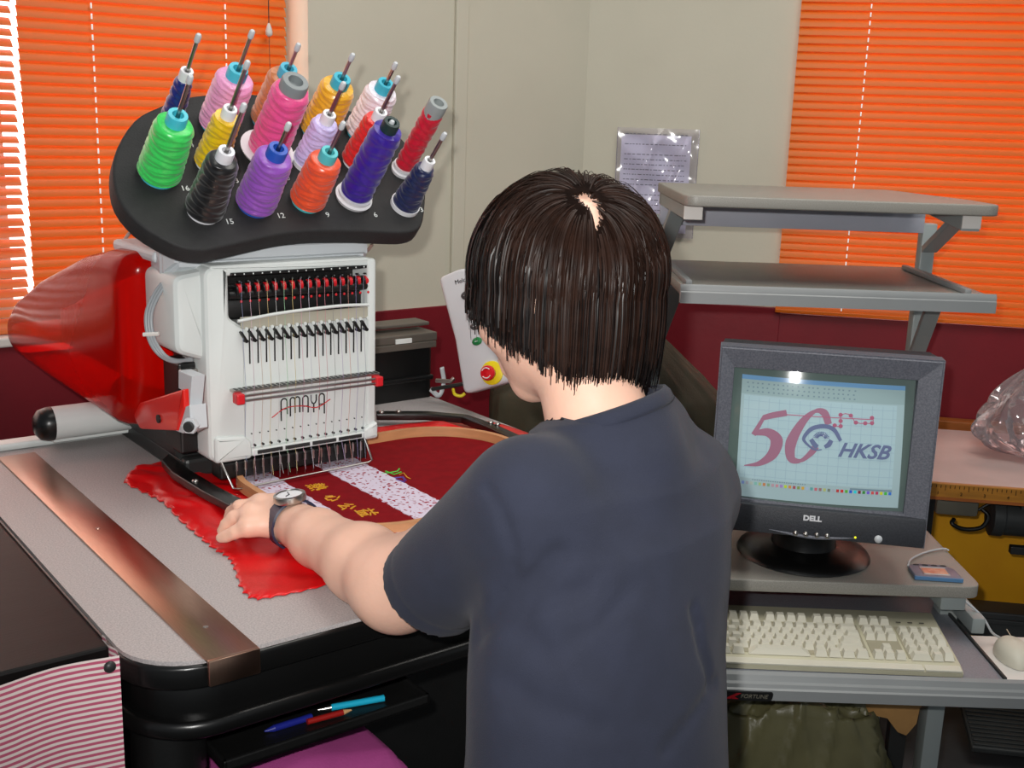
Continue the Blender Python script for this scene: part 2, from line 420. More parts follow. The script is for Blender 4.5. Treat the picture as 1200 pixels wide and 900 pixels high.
blind(MFM, -1.18, 0.228, SILL+0.008, 2.2, WB+0.02, 'paler orange venetian blind cut off by the left edge of the photo', (-0.4, 0.1), M['slat2'], tilt=40, gap=True)
blind(RFM, at_rw(936, 60).x-0.004, 1.6, 1.062, 2.2, -0.016, 'orange venetian blind on the right window behind the grey desk shelves', (at_rw(1006, 150).x, at_rw(1006, 150).x+0.75), M['slat'])

# ------------------------------------------------------------------ machine table
tb = empty('machine_table', MFM, 'grey speckled machine table with black rim and steel edge strip', 'table')
def rrect(x0, y0, x1, y1, r, n=8):
    out = []
    for cx, cy, a0 in ((x1-r, y0+r, -90), (x1-r, y1-r, 0), (x0+r, y1-r, 90), (x0+r, y0+r, 180)):
        for k in range(n+1): a = radians(a0+90*k/n); out.append((cx+r*cos(a), cy+r*sin(a)))
    return out
MB().prism(rrect(-0.060, 0.014, 0.79, 0.862, 0.075), HT-0.006, HT).build('table_top', M['laminate'], tb, smooth=35)
MB().prism(rrect(-0.064, 0.010, 0.794, 0.866, 0.077), HT-0.030, HT-0.0045, 0.004).build('table_rim', M['blacksatin'], tb, smooth=40)
b = MB().prism(rrect(-0.052, 0.022, 0.78, 0.85, 0.075), HT-0.075, HT-0.03, 0.006)
b.prism(rrect(-0.062, 0.012, 0.79, 0.86, 0.08), HT-0.088, HT-0.068, 0.007).prism(rrect(0.06, 0.17, 0.76, 0.82, 0.05), HT-0.14, HT-0.085, 0.008)
b.build('apron', M['blacksatin'], tb, smooth=40)
b = MB().box((0.0, 0.004, HT), (0.0545, 0.80, HT+0.0035), 0.0012)
b.box((0.0, 0.0, HT-0.024), (0.0545, 0.006, HT+0.0035), 0.0015)
st = b.build('steel_strip', M['strip'], tb, smooth=40)
for yy in (0.075, 0.42): MB().cyl((0.028, yy, HT+0.0033), (0.028, yy, HT+0.0042), 0.0028, n=12).build('screw', M['steel'], st)
MB().box((-0.012, 0.835, HT), (0.60, 0.866, HT+0.012), 0.004).build('rear_ledge', M['white'], tb, smooth=40)
for x, y in ((-0.012, 0.085), (0.72, 0.09), (-0.012, 0.76), (0.72, 0.76)):
    b = MB().cyl((x, y, 0.06), (x, y, HT-0.08), 0.030, n=24); b.cyl((x, y, 0.02), (x, y, 0.06), 0.05, n=24); b.cyl((x, y, HT-0.15), (x, y, HT-0.085), 0.038, n=24); b.cyl((x, y, 0), (x, y, 0.03), 0.03, n=16)
    b.build('leg', M['black'], tb, smooth=40)
MB().box((-.012, 0.72, 0.18), (0.74, 0.80, 0.26), 0.01).build('cross_beam', M['black'], tb)

MB().box((-0.01, 0.335, 0.06), (0.76, 0.355, HT-0.13), 0.004).build('stand_panel', M['black'], tb)
# pen tray hung under the front of the table
TZ = 0.888
p0 = mh(262, 893, TZ); p1 = mh(492, 822, TZ)
ty = p0.y
tr = empty('pen_tray', MFM, 'black plastic tray with pens hung under the table front', 'tray')
b = MB().box((p0.x, ty, TZ-0.014), (p1.x+0.02, ty+0.11, TZ-0.008), 0.002)
for (a, c) in (((p0.x, ty), (p1.x+0.02, ty+0.006)), ((p0.x, ty+0.104), (p1.x+0.02, ty+0.11)), ((p0.x, ty), (p0.x+0.006, ty+0.11)), ((p1.x+0.014, ty), (p1.x+0.02, ty+0.11))):
    b.box((a[0], a[1], TZ-0.014), (c[0], c[1], TZ), 0.002)
b.build('tray_body', M['black'], tr)
for x in (p0.x+0.03, p1.x-0.02): MB().box((x-0.012, ty+0.07, TZ-0.004), (x+0.012, ty+0.085, HT-0.087), 0.002).build('hanger', M['black'], tr)
def pen(pa, pb, r, m1, m2, label, name, cat):
    o = empty(name, MFM, label, cat)
    d = pb-pa
    MB().cyl(pa, pa+d*0.8, r, n=10).build('barrel', m1, o, smooth=40)
    MB().cyl(pa+d*0.8, pb, r, r*0.25, n=10).build('tip', m2, o, smooth=40)
    return o
M['cyan'] = mat('cyan_pen_plastic', (30, 170, 205), 0.3, var=0.05); M['bluepen'] = mat('dark_blue_pen_plastic', (28, 36, 130), 0.35, var=0.05)
M['redpen'] = mat('red_pencil_paint', (150, 24, 20), 0.4, var=0.05); M['wood'] = mat('pencil_wood', (206, 160, 110), 0.6, var=0.1)
pz = TZ-0.004
pen(mh(450, 818, pz), mh(372, 832, pz), 0.004, M['cyan'], M['steel'], 'cyan pen lying at the back of the black pen tray', 'pen', 'pen')
pen(mh(360, 846, pz), mh(412, 832, pz), 0.0035, M['redpen'], M['wood'], 'short red pencil lying in the black pen tray', 'pencil', 'pencil')
pen(mh(365, 840, pz-.001), mh(310, 857, pz-.001), 0.004, M['bluepen'], M['bluepen'], 'dark blue pen lying at the left of the pen tray', 'pen', 'pen')

# magenta cloth on a stool beneath the table
b = MB()
c0 = mh(375, 893, 0.79)
def pk(u_, v_):
    x = (u_-0.5)*0.26; y = (v_-0.5)*0.24; e = max(abs(x)/0.13, abs(y)/0.12)
    return (c0.x-0.01+x, c0.y+0.05+y, 0.79+0.012*sin(9*x+2)*cos(11*y)-0.05*max(0, e-0.7)/0.3+0.02*math.exp(-((x+.02)**2+(y+.06)**2)/0.005))
b.grid(pk, 28, 24, 0.006)
tag(at_mf(b.build('folded_cloth', M['pink'], smooth=180)), 'magenta cloth lying on a stool under the embroidery table', 'cloth')
sx, sy = c0.x-0.01, c0.y+0.05
sl = empty('stool', MFM @ Matrix.Translation((sx, sy, 0)), 'black stool under the table carrying the magenta cloth', 'stool')
MB().box((-0.12, -0.11, 0.70), (0.12, 0.11, 0.728), 0.008).build('seat', M['black'], sl)
for x in (-0.10, 0.10):
    for y in (-0.09, 0.09): MB().box((x-0.015, y-0.015, 0), (x+0.015, y+0.015, 0.705), 0.003).build('leg', M['black'], sl)

# cabinet at the bottom left with a black top and a striped curtain
CH = 1.035
q = mh(128, 757, CH); q2 = mh(0, 618, CH)
cbx = min(q.x, -0.068)
cb_ = empty('side_cabinet', MFM, 'low black-topped cabinet at lower left with pink striped curtain', 'cabinet')
MB().box((cbx-0.62, q.y, CH-0.022), (cbx, q.y+0.62, CH), 0.003).build('cabinet_top', M['blacktop'], cb_)
MB().box((cbx-0.60, q.y+0.02, 0.0), (cbx-0.01, q.y+0.60, CH-0.022)).build('body', M['blacktop'], cb_)
def stripe_mat():
    m = mat('pink_striped_cloth', (222, 200, 200), 0.85, sheen=0.1); nt = m.node_tree; N = nt.nodes.new; L = nt.links.new
    tc = N('ShaderNodeTexCoord'); wv = N('ShaderNodeTexWave'); wv.wave_type = 'BANDS'; wv.bands_direction = 'Z'
    wv.inputs['Scale'].default_value = 52; wv.inputs['Distortion'].default_value = 0.6; wv.inputs['Detail'].default_value = 1
    L(tc.outputs['Object'], wv.inputs[0]); r = N('ShaderNodeValToRGB')
    r.color_ramp.elements[0].position = 0.42; r.color_ramp.elements[0].color = rgb(186, 84, 112)
    r.color_ramp.elements[1].position = 0.58; r.color_ramp.elements[1].color = rgb(228, 212, 208)
    L(wv.outputs['Fac'], r.inputs[0]); L(r.outputs[0], nt.nodes['Principled BSDF'].inputs['Base Color']); return m
M['stripe'] = stripe_mat()
def cur(u_, v_):
    x = cbx+0.004-0.6*(1-u_); z = CH-0.004-(CH-0.06)*(1-v_)
    return (x, q.y-0.013-0.005*sin(u_*26)-0.003*sin(u_*61+1)*(1-v_), z)
b = MB(); b.grid(cur, 90, 12)
b.grid(lambda u_, v_: (cbx+0.004+0.002*sin(9*u_), q.y-0.013+0.05*u_, CH-0.004-(CH-0.06)*(1-v_)), 8, 12)
b.build('striped_curtain', M['stripe'], cb_, smooth=60)
MB().ball((cbx-0.006, q.y-0.018, CH-0.013), (0.006, 0.004, 0.006)).build('thumbtack', M['dark'], cb_, smooth=180)

# ------------------------------------------------------------------ embroidery machine
em = empty('embroidery_machine', MFM, 'white sixteen-needle embroidery machine with red hood and black cone plate', 'embroidery machine')
Z = lambda c: HT+c
XL, XR = 0.200, 0.467                    # front face of the head
YF = 0.47
# head housing: front slab with rounded corners + swelling left side box
TF = Matrix(((1, 0, 0, 0), (0, 0, -1, 0), (0, 1, 0, 0), (0, 0, 0, 1)))   # prism (x, z) extruded along -y
def face_prism(b, pts, y0, y1, bev=0.0, seg=3):
    return b.prism(pts, -y1, -y0, bev, TF, seg)
def polyround(pts, rads, n=5):
    out = []; N = len(pts)
    for i in range(N):
        p = Vector(pts[i]); a = (Vector(pts[i-1])-p); c = (Vector(pts[(i+1) % N])-p); r = rads[i] if isinstance(rads, (list, tuple)) else rads
        if r <= 0: out.append(tuple(p)); continue
        an = a.angle(c); d = min(r/math.tan(an/2), a.length*0.49, c.length*0.49)
        A = p+a.normalized()*d; B = p+c.normalized()*d
        for k in range(n+1):
            t = k/n; out.append(tuple((1-t)**2*A+2*t*(1-t)*p+t*t*B))
    return out
b = MB()
# side border strips and the lower front (the recessed feed window stays open above)
face_prism(b, polyround([(XL, Z(.048)), (0.258, Z(.048)), (0.258, Z(.235)), (0.236, Z(.25)), (0.236, Z(.322)), (XL, Z(.322))], [.014, 0, 0, .01, .004, .018]), YF, 0.565, 0.009)
face_prism(b, polyround([(0.452, Z(.048)), (XR, Z(.048)), (XR, Z(.322)), (0.452, Z(.322))], [0, .012, .030, 0]), YF, 0.565, 0.005)
face_prism(b, [(0.250, Z(.060)), (0.455, Z(.060)), (0.455, Z(.236)), (0.25, Z(.236))], YF+0.004, 0.565, 0.002)
face_prism(b, polyround([(XL+.01, Z(.308)), (XR-.01, Z(.308)), (XR-.012, Z(.3235)), (XL+.01, Z(.3235))], .004), YF+0.002, 0.565, 0.004)
# shoulder ledges beside the needle slots
face_prism(b, polyround([(0.207, Z(.047)), (0.262, Z(.047)), (0.262, Z(.070)), (0.252, Z(.082)), (0.207, Z(.086))], .006), YF-0.006, 0.56, 0.006)
face_prism(b, polyround([(0.444, Z(.047)), (XR+.001, Z(.047)), (XR+.001, Z(.075)), (0.452, Z(.068)), (.444, Z(.064))], .005), YF-0.006, 0.56, 0.005)
b.build('head_housing', M['white'], em, smooth=24)
b = MB(); face_prism(b, polyround([(0.163, Z(.205)), (0.205, Z(.190)), (0.235, Z(.195)), (0.235, Z(.320)), (0.163, Z(.310))], [.018, .01, 0, 0, .016]), 0.484, 0.60, 0.012)
b.build('side_box', M['white'], em, smooth=24)
b = MB(); face_prism(b, [(0.205, Z(.05)), (0.460, Z(.05)), (0.460, Z(.315)), (0.205, Z(.315))], 0.545, 0.62, 0.008)
b.build('head_back', M['dark'], em)
# thread feed window
MB().box((0.236, YF+0.045, Z(.240)), (0.455, YF+0.05, Z(.312))).build('feed_window_back', M['black'], em)
fs_ = MB(); fs_.box((0.238, YF-0.002, Z(.3085)), (0.449, YF+0.008, Z(.3125)), 0.0005).build('number_strip', M['black'], em)
b = MB()
for i in range(16): b.box((0.243+i*0.0134-.0008, YF-0.0026, Z(.3095)), (0.243+i*0.0134+.0008, YF-0.0019, Z(.3115)))
b.build('number_ticks', M['white'], em)
b = MB(); b.cyl((0.237, YF+0.008, Z(.281)), (0.464, YF+0.008, Z(.281)), 0.0062, n=14); b.cyl((0.237, YF+0.012, Z(.293)), (0.46, YF+0.012, Z(.293)), 0.003, n=10)
b.box((0.238, YF+0.02, Z(.246)), (0.455, YF+0.03, Z(.272)), 0.004)
b.build('roller_shaft', M['black'], em, smooth=40)
WP = 0.01333
for i in range(16):
    x = 0.252+i*WP
    if i == 0:
        b = MB(); b.lathe((x-0.0028, YF+0.008, Z(.289)), (1, 0, 0), [(0.004, 0), (0.0072, .0005), (0.0072, 0.0052), (0.004, .0058)], 14)
        b.ball((x, YF-.001, Z(.2725)), (.002, .0015, .002), 8, 6)
        w0 = b.build('feed_roller', M['redclamp'], em, smooth=40)
        b = MB(); b.lathe((x-0.0058, YF+0.008, Z(.286)), (1, 0, 0), [(0.0078, 0), (0.0088, .0005), (0.0088, 0.0024), (.0078, .003)], 14); r0 = b.build('roller_collar', M['black'], em, smooth=40)
        b = MB(); b.cyl((x, YF+.012, Z(.2985)), (x, YF+0.004, Z(.2995)), 0.0014, n=8); p0_ = b.build('thread_eyelet', M['steel'], em, smooth=40)
        b = MB(); b.box((x-.0010, YF+.0025, Z(.183)), (x+.0006, YF+0.0045, Z(.236))); s0 = b.build('lever_slot', M['black'], em)
        b = MB(); T = Matrix.Translation((x, YF-.004, Z(.226))) @ Matrix.Rotation(radians(-32), 4, 'Y')
        b.box((-.0017, -.002, -.012), (.0017, .006, .006), .0012, T); b.cyl((x+.0045, YF-.006, Z(.2175)), (x+.0045, YF+.004, Z(.2175)), .0026, n=10)
        l0 = b.build('take_up_lever', M['black'], em, smooth=40)
    else:
        for src in (w0, r0, p0_, s0, l0):
            c = src.copy(); COL.objects.link(c); c.parent = em; c.location = (i*WP-(0.0006*i if src in (s0, l0) else 0.0), 0, 0)
# curved white brow and the sandy thread bar under the window
b = MB(); pts = smoothline([(0.246, YF-0.001, Z(.2455)), (0.30, YF-0.002, Z(.2515)), (0.36, YF-.002, Z(.2545)), (0.41, YF-.002, Z(.2555)), (0.453, YF-0.001, Z(.2535))])
b.tube(pts, 0.0024, 8); b.build('window_lip', M['white'], em, smooth=60)
b = MB(); b.box((0.252, YF+0.001, Z(.2335)), (0.453, YF+0.006, Z(.2500)), .001)
b.build('thread_bar', mat('sand_grey_metal', (176, 172, 156), 0.5, var=0.08), em)
b = MB()
for i in range(17): b.cyl((0.2465+i*0.01287, YF-0.0005, Z(.2335)), (0.2465+i*0.01287, YF+.005, Z(.2335)), 0.0026, n=10)
b.build('bar_teeth', M['white'], em, smooth=40)
# thread guide rail with red clamps
gr = MB(); gr.tube([(0.238, YF-0.020, Z(.1445)), (0.466, YF-0.020, Z(.1445))], 0.0017, 8); gr.tube([(0.238, YF-0.020, Z(.1375)), (0.466, YF-0.020, Z(.1375))], 0.0017, 8)
gr.box((0.232, YF-0.012, Z(.1475)), (0.466, YF+0.004, Z(.1515)), .0008)
g_ = gr.build('guide_rail', M['steel'], em, smooth=40)
b = MB()
for i in range(32): b.box((0.236+i*.0072, YF-.0125, Z(.1515)), (0.2395+i*.0072, YF-.002, Z(.1522)))
b.build('rail_notches', M['dark'], g_)
for x in (0.236, 0.457): MB().box((x-.004, YF-0.025, Z(.133)), (x+0.008, YF-0.008, Z(.148)), 0.002).build('rail_clamp', M['redclamp'], em)
# lettering on the head, drawn as strokes
lt = MB(); x0 = 0.311; zt, zb = Z(.1265), Z(.095)
def arch(x, wd, zl, zr, top=zt):
    r = wd/2; pts = [(x, YF+.0028, zl), (x, YF+.0028, top-r)]+[(x+r-r*cos(a), YF+.0028, top-r+r*sin(a)) for a in [pi*k/8 for k in range(1, 8)]]+[(x+wd, YF+.0028, top-r), (x+wd, YF+.0028, zr)]
    lt.tube(pts, .0011, 6)
arch(x0, .0095, Z(.094), Z(.103)); arch(x0+.0145, .0075, Z(.099), Z(.103)); arch(x0+.022, .0075, Z(.103), Z(.103)); arch(x0+.0345, .0085, Z(.103), Z(.101))
lt.tube([(x0+.048, YF+.0028, zt), (x0+.048, YF+.0028, Z(.118)), (x0+.0497, YF+.0028, Z(.1145)), (x0+.0522, YF+.0028, Z(.113)), (x0+.0547, YF+.0028, Z(.1145)), (x0+.0564, YF+.0028, Z(.118)), (x0+.0564, YF+.0028, zt)], .0011, 6)
lt.tube([(x0+.0522, YF+.0028, Z(.113)), (x0+.0522, YF+.0028, Z(.100))], .0011, 6); arch(x0+.061, .0085, Z(.103), Z(.096))
for xx in (x0, x0+.0345, x0+.061): lt.tube([(xx, YF+.0028, Z(.111)), (xx+.009, YF+.0028, Z(.111))], .0008, 6)
lt.build('lettering', M['black'], em)
b = MB(); b.tube(smoothline([(0.296, YF+.0022, Z(.101)), (0.318, YF+.0022, Z(.1125)), (0.345, YF+.0022, Z(.1120)), (0.368, YF+.0022, Z(.1070)), (0.39, YF+.0022, Z(.1165))]), .0008, 6); b.build('red_swoosh', M['redclamp'], em)
b = MB()
for i in range(16): b.cyl((0.252+i*.0128, YF+.002, Z(.0815)), (0.252+i*.0128, YF+.005, Z(.0815)), .0009, n=8)
for i in range(16): b.cyl((0.256+i*.0126, YF-.0005, Z(.0645)), (0.256+i*.0126, YF+.006, Z(.0645)), .0018, n=8)
b.build('thread_holes', M['dark'], em)
# four black ribbed slots in the lower edge
b = MB(); b.box((0.262, YF-0.004, Z(.050)), (0.446, YF+0.02, Z(.0605)), .002); lowb = b.build('lower_bar', M['white'], em)
for i in range(4):
    x = 0.270+i*0.0435; MB().box((x, YF-.0055, Z(.0525)), (x+.039, YF-.003, Z(.0580)), .0006).build('slot_insert', M['dark'], lowb)
# needle case, needles, finger guard
MB().box((0.214, YF-0.004, Z(.022)), (0.440, YF+0.03, Z(.046)), .003).build('needle_case', M['black'], em)
for i in range(16):
    if i == 0:
        b = MB(); b.cyl((0.236, YF-.008, Z(.048)), (0.236, YF-.008, Z(.014)), 0.0011, .0005, n=8); b.cyl((0.236, YF-.008, Z(.034)), (0.236, YF-.008, Z(.046)), .0022, n=8)
        n0 = b.build('needle', M['steel'], em, smooth=40)
    else: c = n0.copy(); COL.objects.link(c); c.parent = em; c.location = (i*.0133, 0, 0)
b = MB(); ZG = HT+0.016; gA = mh(275, 574, ZG); gB = mh(436, 541, ZG)
b.tube([(gA.x-.006, YF-.002, Z(.05)), (gA.x-.002, gA.y, ZG+.002), (gA.x+.006, gA.y, ZG), (gB.x-.006, gB.y, ZG), (gB.x, gB.y, ZG+.003), (gB.x-.004, YF-.002, Z(.05))], .0018, 8)
b.build('finger_guard', M['steel'], em, smooth=60)
b = MB(); b.box((0.438, YF-.004, Z(.018)), (0.450, YF+.02, Z(.05)), .003); b.build('presser_arm', M['black'], em)
# sixteen thread lines over the front
TC = [(40,60,140),(230,150,190),(190,120,80),(226,170,40),(235,235,235),(90,210,110),(236,190,30),(236,90,150),(200,190,236),(210,30,40),(200,30,60),(30,30,30),(150,90,190),(230,80,50),(60,30,150),(30,40,90)]
tcm = [mat('embroidery_thread_colour', tuple(int(x*.4+215*.6) for x in c), 0.4, var=0.05) for c in TC]
for i in range(16):
    x = 0.2515+i*.01275
    b = MB(); b.tube([(x, YF-.003, Z(.30)), (x, YF-.003, Z(.27)), (x+.002, YF-.001, Z(.252)), (x+.001, YF-.003, Z(.215)), (x-.001, YF-.013, Z(.1525)), (x-.001, YF-.012, Z(.146)), (x+.001, YF-.001, Z(.066)), (x, YF-.008, Z(.046)), (x-.004+.008*random.random(), YF-.012, Z(.020))], .00028, 4)
    b.build('upper_thread', tcm[i], em)
# neck shell from the head up to the cone plate
b = MB()
vs_ = []
for (xa, xb, y, z0, z1) in ((0.175, 0.470, 0.500, Z(.322), Z(.348)), (0.165, 0.480, 0.535, Z(.30), Z(.385)), (0.18, 0.49, 0.62, Z(.27), Z(.46)), (0.22, 0.46, 0.72, Z(.25), Z(.50))):
    vs_ += [(xa, y, z0), (xb, y, z0), (xb, y, z1), (xa, y, z1)]
fs2 = [(0, 1, 2, 3), (15, 14, 13, 12)]
for k in range(3):
    for i in range(4): j = (i+1) % 4; fs2.append((k*4+i, (k+1)*4+i, (k+1)*4+j, k*4+j))
b.raw(vs_, fs2); nk = b.build('neck_shell', M['ltgrey'], em)
bm_ = bmesh.new(); bm_.from_mesh(nk.data); bmesh.ops.bevel(bm_, geom=bm_.edges[:], offset=0.006, segments=2, affect='EDGES'); bm_.to_mesh(nk.data); bm_.free()
# cone plate
PH = radians(44)
PN = Vector((0, -sin(PH), cos(PH))); PW = Vector((0, cos(PH), sin(PH)))
pp = at_d(360, 283, 1.0); r_ = ray(360, 283); nv = MFM.to_3x3() @ Vector((0, 1, 0)); t_ = ((MFM @ Vector((0, 0.45, 0)))-CAM).dot(nv)/r_.dot(nv)
PO = mfl(CAM+r_*t_)
def pl(a, t, h=0.0): return Vector((a, PO.y, PO.z)) + PW*t + PN*h
PF = Matrix.Translation((0, PO.y, PO.z)) @ Matrix(((1, 0, 0, 0), (0, PW.y, PN.y, 0), (0, PW.z, PN.z, 0), (0, 0, 0, 1)))
outl = [(0.192, -.007), (0.21, -.004), (0.269, 0.008), (0.315, 0.016), (0.364, 0.019), (0.43, 0.016), (0.48, 0.011), (0.515, 0.010), (0.542, 0.022), (0.567, 0.062), (0.586, 0.105), (0.592, 0.150), (0.588, 0.195), (0.566, 0.232), (0.52, 0.258), (0.46, 0.275), (0.40, .285), (0.33, .286), (0.26, .276), (0.205, 0.252), (0.165, 0.225), (0.128, 0.175), (0.110, 0.132), (0.104, 0.085), (0.118, 0.043), (0.148, 0.010), (0.17, -.003)]
outl = [(p.x, p.y) for p in smoothline([(*o_, 0) for o_ in outl+[outl[0]]], 3)][:-1]
b = MB(); b.prism(outl, -0.030, 0.0, 0.004, PF); plate = b.build('cone_plate', M['plate'], em, smooth=40)
nums = [('14', 222, 170), ('16', 217, 221), ('13', 275, 212), ('15', 269, 260), ('12', 329, 253), ('9', 384, 252), ('6', 440, 252), ('3', 494, 246), ('10', 335, 209)]
def on_plate(px, py):
    d = ray(px, py); n = MFM.to_3x3() @ PN; P0 = MFM @ Vector((0, PO.y, PO.z)); t = (P0-CAM).dot(n)/d.dot(n); return mfl(CAM+d*t)
for s_, px, py in nums:
    p = on_plate(px, py)
    text('number', s_, frame(p+PN*0.0003, Vector((1, 0, 0)), PW), 0.0125, M['white'], plate)
# black plug knob and hood side: translucent red shell
hz = lambda pts: [(y, HT+c) for y, c in pts]
TH = Matrix(((0, 0, 1, 0), (1, 0, 0, 0), (0, 1, 0, 0), (0, 0, 0, 1)))    # prism (y, z) extruded along x
prof = polyround(hz([(1.275, .085), (1.275, .118), (1.20, .172), (1.035, .236), (0.80, .305), (0.69, .326), (0.60, .330), (0.605, .10), (0.64, .066), (1.02, .066), (1.23, .070)]), [.02, .05, .2, .3, .3, .06, .03, .02, .05, .3, .03], 6)
M['hood'] = clear_mat('translucent_red_hood', (238, 20, 8), rough=0.16, body=0.36, bump=0.03, bscale=7, ior=1.22)
def shell(prof, levels):
    cy = sum(p[0] for p in prof)/len(prof); cz = sum(p[1] for p in prof)/len(prof); n = len(prof); b = MB(); vs = []; fs = []
    for x, k in levels: vs += [(x, cy+(p[0]-cy)*(1-(1-k)*.55), cz+(p[1]-cz)*k) for p in prof]
    for j in range(len(levels)-1):
        for i in range(n): fs.append((j*n+i, j*n+(i+1) % n, (j+1)*n+(i+1) % n, (j+1)*n+i))
    fs.append(tuple(range(n))); fs.append(tuple((len(levels)-1)*n+i for i in range(n))[::-1]); b.raw(vs, fs); return b
shell(prof, [(.132, .80), (.134, .87), (.140, .93), (.150, .975), (.166, 1.0), (.40, 1.0), (.418, .97), (.43, .88)]).build('hood', M['hood'], em, smooth=50)
prof2 = polyround(hz([(1.13, .125), (1.12, .165), (0.95, .225), (0.72, .285), (0.62, .29), (0.60, .12), (0.72, .105), (1.05, .10)]), .03, 4)
b = MB(); b.prism(prof2, 0.19, 0.40, 0.02, TH)
for i in range(17): y = 0.74+i*.021; b.box((0.184, y, Z(.115)), (0.192, y+.009, Z(.27-(y-.72)*.27)), .002)
b.build('machine_arm', mat('pale_casting', (224, 214, 200), 0.5, var=0.05), em, smooth=50)
hpts = [on_a(x, y, .150) for x, y in ((214, 456), (215, 478), (207, 505), (164, 503), (155, 487), (163, 472))]
prof3 = polyround([(p.y, p.z) for p in hpts], [.002, .004, .003, .018, .018, .012], 5)
b = MB(); b.prism(prof3, 0.150, 0.168, 0.003, TH); hp = b.build('hinge_plate', M['redplate'], em, smooth=50)
p_ = md(147, 490, 1.70)
pv = on_a(185, 491, .148); MB().cyl((0.1475, pv.y, pv.z), (0.151, pv.y, pv.z), .006, n=16).build('pivot_screw', M['black'], hp, smooth=40)
# aluminium bracket with bolt in front of the hinge plate
bk1 = [on_a(x, y, .158) for x, y in ((209, 434), (225, 441), (222, 478), (219, 479), (218, 460), (209, 455))]
bk2 = [on_a(x, y, .153) for x, y in ((206, 480), (222, 475), (224, 503), (214, 508), (206, 505))]
b = MB(); b.prism([(p.y, p.z) for p in bk1], .158, .176, .001, TH); b.prism([(p.y, p.z) for p in bk2], .153, .176, .001, TH); bk = b.build('bracket', M['ltgrey'], em)
bc_ = on_a(223, 499, .150)
T6 = [(0.011*cos(pi/3*k), 0.011*sin(pi/3*k)) for k in range(6)]
TB = frame((bc_.x, bc_.y, bc_.z), (.7, -.7, 0), (0, 0, 1))
MB().prism(T6, -0.006, 0.004, .001, TB).build('bolt', M['ltgrey'], bk)
b = MB(); b.lathe((0, 0, 0), (0, 0, 1), [(.0072, .003), (.0072, .007), (.006, .008), (0, .008)], 20); o = b.build('bolt_head', M['dark'], bk, smooth=40); o.data.transform(TB)
MB().box((0.176, 0.51, Z(.055)), (0.215, 0.57, Z(.185)), .003).build('side_casting', M['black'], em)
MB().box((0.177, 0.50, Z(.168)), (0.20, 0.54, Z(.178)), .002).build('latch', M['steel'], em)
b = MB(); b.cyl((0.235, 0.58, Z(.055)), (0.235, 0.86, Z(.055)), 0.046, n=28); b.build('lower_arm', M['dark'], em, smooth=40)
MB().box((0.20, 0.56, Z(0)), (0.42, 0.86, Z(.03)), .006).build('arm_base', M['dark'], em)
# grey cables looping beside the head
def cable(pts, r, m, name='cable'):
    b = MB(); b.tube(smoothline(pts, 8), r, 8); return b.build(name, m, em, smooth=180)
M['cab'] = mat('grey_cable_sheath', (150, 154, 158), 0.4, var=0.05); M['cabtan'] = mat('pinkish_tube', (170, 142, 132), 0.4, var=0.05)
cd_ = 1.555
for k in range(3):
    dx = k*3.0
    cable([md(206, 322+k*2, cd_), md(187+dx, 335, cd_-.01), md(172+dx, 365, cd_-.02), md(174+dx, 395, cd_-.02), md(186+dx, 415, cd_-.02), md(205, 424-k, cd_-.005), md(226, 419+k*1.5, cd_+.02)], .0027, M['cab'])
MB().tube([md(168, 392, cd_-.022), md(186, 391, cd_-.024)], .003, 6).build('cable_tie', M['trimwhite'], em)
MB().cyl(md(198, 319, cd_), md(209, 317, cd_+.01), .006, n=10).build('cable_gland', M['black'], em, smooth=40)
cable([md(162, 262, 1.75), md(147, 280, 1.72), md(146, 296, 1.70), md(160, 310, 1.68), md(185, 318, 1.66), md(200, 322, 1.64)], .0028, M['cabtan'])
cable([md(172, 272, 1.72), md(186, 290, 1.68), md(200, 305, 1.65)], .0024, M['cabtan'])
cable([md(436, 287, 1.74), md(428, 296, 1.72), md(415, 300, 1.70)], .0025, M['cabtan'])
MB().box((0.165, 0.56, Z(.318)), (0.34, 0.73, Z(.335)), .006).build('top_shell', M['ltgrey'], em)
# X beam at the back: white round tube with black cap on the left, black carriage on the right
xb0 = mfl(at_d(57, 497, 1.0)); yb = 0.80; zb_ = Z(.045)
b = MB(); b.lathe((0.082, yb, zb_), (1, 0, 0), [(0.026, 0), (0.026, 0.55)], 28); b.box((0.082, yb, Z(.012)), (0.63, yb+0.05, Z(.06)), .004)
b.build('beam_tube', M['white'], em, smooth=40)
b = MB(); b.lathe((0.082, yb, zb_), (-1, 0, 0), [(0.0265, 0), (0.0262, .008), (0.023, .019), (0.014, .026), (0.0, .028)], 28); b.build('beam_cap', M['blacksatin'], em, smooth=60)
b = MB(); b.tube([md(128, 472, 1.80), md(132, 484, 1.79), md(137, 491, 1.785)], .0012, 6); b.ball(md(139, 490, 1.785), .0045, 10, 8); b.build('beam_hook', M['steel'], em, smooth=180)
b = MB(); b.box((0.50, 0.80, Z(-.004)), (0.787, 0.90, Z(.105)), .006); b.box((0.50, 0.792, Z(.036)), (0.787, 0.81, Z(.046)), .003); b.build('carriage', M['blacksatin'], em)
b = MB(); b.box((0.50, 0.795, Z(.112)), (0.795, 0.86, Z(.128)), .002); b.box((0.48, 0.83, Z(.135)), (0.80, 0.88, Z(.142)), .002); b.box((0.50, 0.79, Z(.100)), (0.79, 0.80, Z(.112)), .001); b.build('carriage_rail', mat('grey_brown_aluminium', (110, 104, 96), 0.4, metal=0.5, var=0.08), em)
MB().box((0.70, 0.79, Z(.113)), (0.735, 0.794, Z(.122)), .0005).build('rating_label', M['white'], em)
